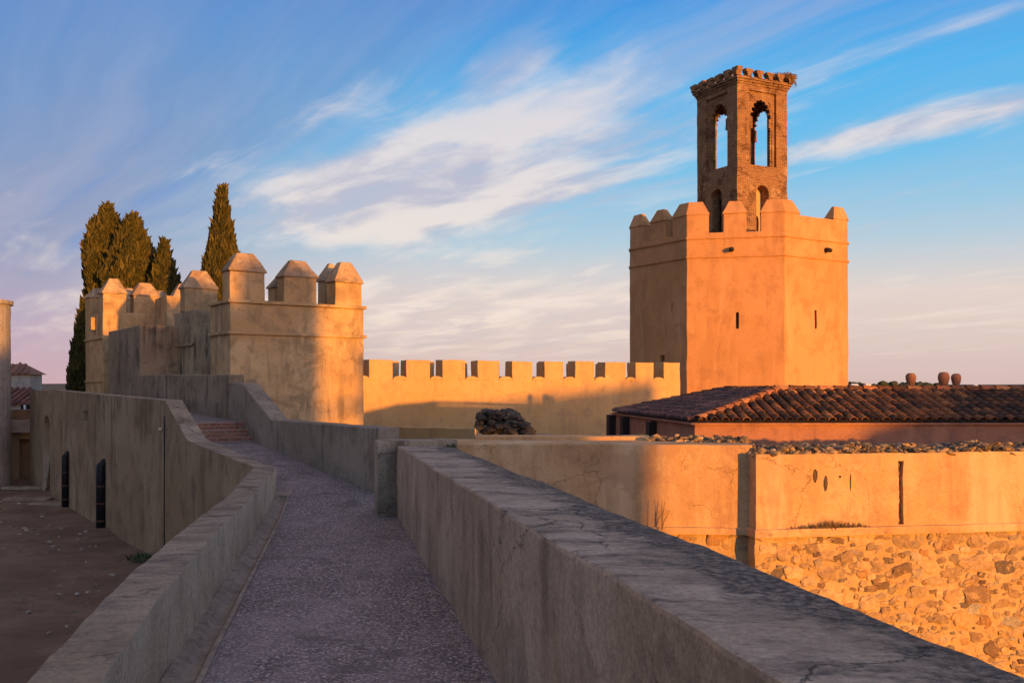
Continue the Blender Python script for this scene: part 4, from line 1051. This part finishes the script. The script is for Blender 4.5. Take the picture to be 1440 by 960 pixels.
    for e, t in ((A+V(.1, .1, ze+.05), Rg+V(0, 0, zr+.03)), (Rg+V(-.1, 0, zr+.03), V(X1, 24.6, zr+.03)), (Rg+V(0, 0, zr+.02), Rk+V(0, 0, zr+.02)), (Bk+V(.1, -.1, ze+.05), Rk+V(0, 0, zr+.02)), (Rk+V(0, 0, zr+.02), V(X1, 28.1, zr+.02))):
        mb = MB(); course(mb, e, t, V(0, 0, 1), HC if e.y < 24 else HC[1:]+TC[1:4], L=.46, r0=.13, r1=.105, lift=.0); add(mb.build('ridge_tiles', M['tile'], None, recalc=False))
    # dark timber posts and openings along the shaded left side
    nl = Vector((-(Bk-A).y, (Bk-A).x, 0)).normalized()
    for px, y0, y1, wd in ((860, 583, 603, .5), (881, 586, 604, .42), (919, 592, 606, .34)):
        k = (px-720)/F; d = (Bk-A).normalized(); L = (k*A.y-A.x)/(d.x-k*d.y); p = A+d*min(L, 8.75); z1 = (HZ-y0)/F*p.y
        mb = MB(); mb.poly_prism([p-d*wd/2+nl*-.05, p+d*wd/2+nl*-.05, p+d*wd/2+nl*.16, p-d*wd/2+nl*.16], -2.4, z1); mb.jitter(.008, 4); add(mb.build('post', M['wood'], None, bevel=.015))
    # three clay pots on brick stacks behind the ridge
    for px, w, yb, yt in ((1281, 14, 543, 524.5), (1327, 15.5, 543, 523), (1344.5, 13.5, 543, 525)):
        Y = 28.3; c = P(px, yb, Y); ht = (yb-yt)/F*Y; r = w/2/F*Y
        mb = MB(); mb.box(c.x-.42, c.x+.42, Y-.25, Y+.25, -.4, c.z+.0); mb.jitter(.02, 4); st = add(mb.build('chimney', M['stepbrick'], None, bevel=.02))
        mb = MB(); rows = []; n = 16
        prof = [(.62, 0), (.66, .12), (.84, .3), (1.0, .55), (1.0, .72), (.86, .88), (.62, .97), (.3, 1.0)]
        for q, h in prof: rows.append(mb.add(*[c+V(r*q*math.cos(2*math.pi*s/n), r*q*math.sin(2*math.pi*s/n), h*ht) for s in range(n)]))
        for p0, p1 in zip(rows[:-1], rows[1:]):
            for s in range(n): mb.face((p0[s], p0[(s+1) % n], p1[(s+1) % n], p1[s]))
        mb.face(rows[-1]); mb.face(rows[0][::-1]); mb.jitter(.012, 4); b = mb.build('chimney_pot', M['clay'], None, smooth=True); b.parent = st
tiled_house()
# ================================================================== HOUSES FAR LEFT
def left_houses():
    def house(name, label, x0, x1, y0, y1, z0, ze, zr, mat, tc, hip=.35):
        o = empty(name, ((x0+x1)/2, y0, z0), label, 'house'); I = Matrix.Translation(-Vector(o.location))
        mb = MB(); mb.box(x0, x1, y0, y1, z0, ze); b = mb.build('wall', mat, None); b.parent = o; b.matrix_parent_inverse = I
        mb = MB(); ov = .2; ym = (y0+y1)/2; hx = (x1-x0)*hip
        rr = random.Random(1)
        e = [V(x0-ov, y0-ov, ze), V(x1+ov, y0-ov, ze), V(x1+ov, y1+ov, ze), V(x0-ov, y1+ov, ze)]; r = [V(x0+hx, ym, zr), V(x1-hx, ym, zr)]
        i = mb.add(*e, *r)
        for f in ((0, 1, 5, 4), (1, 2, 5), (2, 3, 4, 5), (3, 0, 4), (0, 3, 2, 1)): mb.face([i[k] for k in f], tc)
        n = int((x1-x0)/.26)   # tile rolls on the slope that shows
        for k in range(n+1):
            x = x0-ov+(x1-x0+2*ov)*k/n; f = min(1, (x-(x0-ov))/(hx+ov), ((x1+ov)-x)/(hx+ov)); p = V(x, y0-ov, ze+.03); q = V(x, y0-ov+(ym-y0+ov)*f, ze+(zr-ze)*f+.03)
            if f > .03: m = rr.uniform(.7, 1.3); s = len(mb.f); mb.tube([p, q], .09, 6); mb.c[s:] = [tuple(c*m for c in tc)]*(len(mb.f)-s)
        b = mb.build('roof', M['tile'], None); b.parent = o; b.matrix_parent_inverse = I
        return o, I
    o, I = house('village_house', 'small sunlit house top with a low tiled roof behind the big roof at far left', -28.9, -27.1, 56, 57.4, -4, .75, 1.36, M['pale'], (.24, .115, .08))
    o, I = house('village_house', 'cream house with a wide dark tiled roof beyond the courtyard at far left', -27.5, -21.6, 46, 49.5, -4, -.75, -.05, M['pale'], (.20, .09, .07), hip=.25)
    mb = MB(); mb.box(-22.65, -22.0, 45.9, 46.1, -1.25, -.78); b = mb.build('window', M['dark'], None); b.parent = o; b.matrix_parent_inverse = I
    mb = MB(); c = P(35, 566, 45.86); mb.box(c.x-.05, c.x+.05, 45.84, 45.9, -1.25, -.78); b = mb.build('window_bar', M['white'], None); b.parent = o; b.matrix_parent_inverse = I
    # yard wall closing the courtyard, with a dark doorway
    mb = MB(); noisy_block(mb, [V(-24, 38.9, 0), V(-18.2, 38.9, 0), V(-18.2, 39.4, 0), V(-24, 39.4, 0)], -4, -.85, .4); mb.jitter(.02, 1.2)
    w = mb.build('yard_wall', M['court'], None); tag(w, 'dirty yard wall with a dark doorway closing the end of the courtyard', 'wall')
    c = MB(); c.box(-19.25, -18.75, 38.5, 39.2, -4.5, -2.0); cut(w, [c])
    mb = MB(); noisy_block(mb, [V(-19.75, 38.6, 0), V(-18.5, 38.6, 0), V(-18.5, 38.88, 0), V(-19.75, 38.88, 0)], -1.75, -1.25, .3); mb.jitter(.02, 2); mb.build('lintel', M['pale'], w, bevel=.02)
    # flat slabs lying in the dirt
    mb = MB(); c = P(30, 694, 34.5)
    for k, (px, py, L, wd) in enumerate(((40, 700, 1.5, .35), (72, 707, 1.3, .3), (35, 684, 1.6, .3))):
        c = P(px, py, 3.55*F/(py-HZ)); c.z = -3.6
        q = MB(); q.box(-L/2, L/2, -wd/2, wd/2, -.05, .06); q.jitter(.03, 2)
        for v in q.v: v += c
        tag(q.build('stone_slab', M['para2'], None, bevel=.02), ('short flat stone slab half sunk in the courtyard dirt, nearest the camera of the three' if k == 1 else 'flat stone slab in the courtyard dirt, middle one of three' if k == 0 else 'flat stone slab in the courtyard dirt farthest back by the yard wall'), 'slab', 'stone slabs in the courtyard dirt')
left_houses()
def yard_stones():
    mb = MB(); rr = random.Random(12)
    for i in range(260):
        y = rr.uniform(7, 34); x = 5.3-.638*y-rr.uniform(.2, 9)*rr.random()**.6
        if y < 15: x = -3-rr.uniform(.1, 9)
        r = rr.uniform(.012, .05); blob(mb, V(x, y, -3.6+rr.uniform(-.02, .03)), (r*1.3, r, r*.7), rr.choice([(.30, .22, .16), (.20, .15, .11), (.42, .34, .26)]), 1, .6, seed=i)
    tag(mb.build('gravel', M['stone']), 'loose pale pebbles and chips scattered on the courtyard earth', 'gravel', kind='stuff')
yard_stones()
# ================================================================== CYPRESSES
def cypress(name, base, H, Rm, label, n, seed, prof=None, low=0.0, tips=1):
    rr = random.Random(seed); o = empty(name, base, label, 'tree', 'cypresses behind the fortress')
    t = MB(); t.tube([V(0, 0, -.3), V(0, 0, H*.5), V(.05, .02, H*.9)], [.22, .13, .03], 8); t.build('trunk', M['bark'], o)
    mb = MB(); cols = [(.075, .062, .016), (.095, .076, .018), (.055, .05, .014), (.12, .09, .022), (.04, .04, .013)]
    prof = prof or (lambda f: (min(1, (f/.10))**.5)*(1-f)**.62*1.28 if f < 1 else 0)
    for i in range(n):
        f = low+(1-low)*rr.random()**.95; a = rr.uniform(0, 6.283)
        lump = 1+.34*noise.noise((math.cos(a)*1.6+seed, math.sin(a)*1.6, f*H*.55))+.26*noise.noise((math.cos(a)*4+seed, math.sin(a)*4, f*H*2.2))
        r = Rm*1.12*min(1.05, prof(f))*lump*(1-.55*rr.random()**2.6)
        p = V(r*math.cos(a), r*math.sin(a), f*H)
        out = V(math.cos(a), math.sin(a), 0); d = (V(0, 0, 1)+out*rr.uniform(.05, .75)+V(rr.gauss(0, .22), rr.gauss(0, .22), 0)).normalized(); L = rr.uniform(.12, .34)*(1 if rr.random() < .92 else 2.0)
        c = rr.choice(cols); m = rr.uniform(.75, 1.25); c = tuple(k*m for k in c)
        s = d.cross(V(rr.gauss(0, 1), rr.gauss(0, 1), rr.gauss(0, .4))).normalized()*L*.26; s2 = d.cross(s).normalized()*L*.22
        q = mb.add(p-d*L*.35, p+s, p+d*L*.65, p-s, p+s2, p-s2); mb.face((q[0], q[1], q[2], q[3]), c); mb.face((q[0], q[4], q[2], q[5]), c)
    core = MB()
    mb.build('crown', M['leaf'], o, recalc=False); return o
zg = -3.7
def cz(px, ytop, Y): return P(px, ytop, Y).z-zg
cyl = lambda top: (lambda f: min(1, (f/.08)**.5)*(1 if f < top else max(0, 1-((f-top)/(1-top))**1.7)*.97+.03))
def put(px, ytop, Y, w, label, n, seed, prof=None, low=0): 
    b = P(px, 0, Y); b.z = zg; return cypress('cypress_tree', b, cz(px, ytop, Y), w/2/F*Y, label, n, seed, prof, low)
put(151, 292, 48, 50, 'broadest and tallest cypress of the dense clump, at its left', 30000, 1, cyl(.80), .3)
put(187, 305, 47, 64, 'round-topped cypress in the middle of the dense clump', 30000, 2, cyl(.74), .3)
put(230, 341, 46, 52, 'shorter narrow cypress at the right end of the dense clump', 18000, 3, cyl(.5), .3)
put(313, 268, 42, 64, 'lone tall pointed cypress rising behind the front tower', 26000, 4, lambda f: min(1, (f/.12)**.5)*max(0, 1-max(0, (f-.42)/.58)**1.5), .3)
put(118, 425, 45, 34, 'low dark cypress in shade at the foot of the far left tower', 8000, 5, cyl(.45))
# ================================================================== FAR COUNTRY
def far():
    mb = MB(); n = 90
    def ridge(name, Y, px0, px1, f, deep, mat, zb=-40):
        mb = MB(); a = []; b = []; c = []
        for i in range(n+1):
            px = px0+(px1-px0)*i/n; h = f(px); a.append(P(px, HZ-h, Y)); q = P(px, HZ, Y); b.append(V(q.x*.92, q.y*.92, -29)); c.append(V(q.x*1.15, q.y*1.15, -29))
        i0, i1, i2 = mb.add(*b), mb.add(*a), mb.add(*c)
        for k in range(n): mb.face((i0[k], i0[k+1], i1[k+1], i1[k])); mb.face((i1[k], i1[k+1], i2[k+1], i2[k]))
        return tag(mb.build(name, mat, None, smooth=True), kind='structure')
    ridge('hills', 14000, -900, 2400, lambda p: 4.6+2.6*noise.noise((p*.006, 1, 0))+1.2*noise.noise((p*.02, 4, 0)), 0, M['hill'])
    ridge('near_hill', 690, 700, 1900, lambda p: 4.2*math.exp(-((p-1265)/120.0)**2)-2.5+.8*noise.noise((p*.05, 0, 0)), 0, M['field'])
    rr = random.Random(6); t = MB()
    for i in range(70):
        px = rr.uniform(1185, 1335); Y = rr.uniform(676, 700); top = 538.5+rr.uniform(-2.5, 3)+abs(px-1262)*.018; r = rr.uniform(1.2, 2.6)
        c = P(px, top+2.0, Y); blob(t, c, (r*1.3, r, r*.7), None, 2, .5, seed=i)
        t.tube([V(c.x, c.y, c.z-9), c], .25, 5)
    tag(t.build('distant_trees', M['tree'], None), 'far line of dark umbrella pines on the hill behind the tiled roof', 'trees', kind='stuff')
    for k, (px, y, w, lab) in enumerate(((1203, 541.5, 9, 'tiny white far house nearest the octagonal tower'), (1222, 540.5, 8, 'tiny white far house left of the first chimney pot'), (1374, 542.5, 4, 'tiny white far house right of the last chimney pot'))):
        Y = 676; c = P(px, y, Y); o = MB(); W = w/F*Y
        o.box(c.x-W/2, c.x+W/2, Y, Y+5, -9, c.z); i = o.add(V(c.x-W/2-.2, Y-.2, c.z), V(c.x+W/2+.2, Y-.2, c.z), V(c.x+W/2+.2, Y+5, c.z), V(c.x-W/2-.2, Y+5, c.z), V(c.x-W/2, Y+2.5, c.z+1.1), V(c.x+W/2, Y+2.5, c.z+1.1))
        for f in ((0, 1, 5, 4), (2, 3, 4, 5), (1, 2, 5), (3, 0, 4)): o.face([i[q] for q in f])
        tag(o.build('distant_house', M['white'], None), lab, 'house', 'far white houses')
far()
# ================================================================== SHADOW CASTERS BEHIND THE VIEW (unseen, put there for their shade)
def behind():
    tn = S.x/-S.y   # sideways run per metre towards the sun
    def lit_edge(Y): return 2.37+tn*(17.0-Y)
    Y0 = -14.0; xr = lit_edge(Y0)
    mt = M['fort']
    o = block('shade_tower', [V(xr-22, Y0-5, 0), V(20.3, Y0-5, 0), V(20.3, Y0, 0), V(xr-22, Y0, 0)], -6.8, 3.55, mt, amp=.0)  # unseen; outline set by the shade edge wanted on the walls
    tag(o, 'unseen plastered tower behind the viewpoint, shaped to cast shade over the walkway', 'tower')
    block('turret', [V(20.31, Y0-5, 0), V(xr, Y0-5, 0), V(xr, Y0, 0), V(20.31, Y0, 0)], -6.8, 4.15, mt, o, amp=.0)  # turret and merlon sized for the shade on the fortress tops
    merlon(o, [V(21.5, Y0-.6, 0), V(xr, Y0-.6, 0), V(xr, Y0, 0), V(21.5, Y0, 0)], 4.15, 4.85, 5.35, mt)
    pt = empty('shade_tree', (27.3, -14, -6.6), 'unseen tree added behind the viewpoint to shade the ruin', 'tree')
    tb = MB(); tb.tube([V(-5, 0, 0), V(-4.7, 0, 7.2), V(-2.4, 0, 7.95), V(0, .1, 8.3)], [.3, .22, .13, .1], 10); tb.build('trunk', M['bark'], pt)  # added tree: crown keeps sun off the ruin, trunk bent aside
    cb = MB(); rr = random.Random(2)
    for i in range(130): blob(cb, V(rr.uniform(-.95, 1.0), rr.uniform(-1, 1), rr.uniform(7.5, 9.4)), (.45, .45, .4), (.06, .06, .02), 1, .6, seed=i)
    cb.build('crown', M['leaf'], pt)
    b = MB(); b.poly_prism([V(33.4, -14.6, 0), V(37, -14.6, 0), V(37, -14, 0), V(33.4, -14, 0)], -6.8, [.72, 1.65, 1.65, .72]); b.poly_prism([V(37.01, -14.6, 0), V(49, -14.6, 0), V(49, -14, 0), V(37.01, -14, 0)], -6.8, [1.66, 3, 3, 1.66]); b2 = b.build('blocker', M['cream'], None)  # thin added slab, top sloped to shape the shade on the tiled roof
    tag(b2, 'unseen sloping-topped outbuilding behind the viewpoint on the right', 'house')
behind()
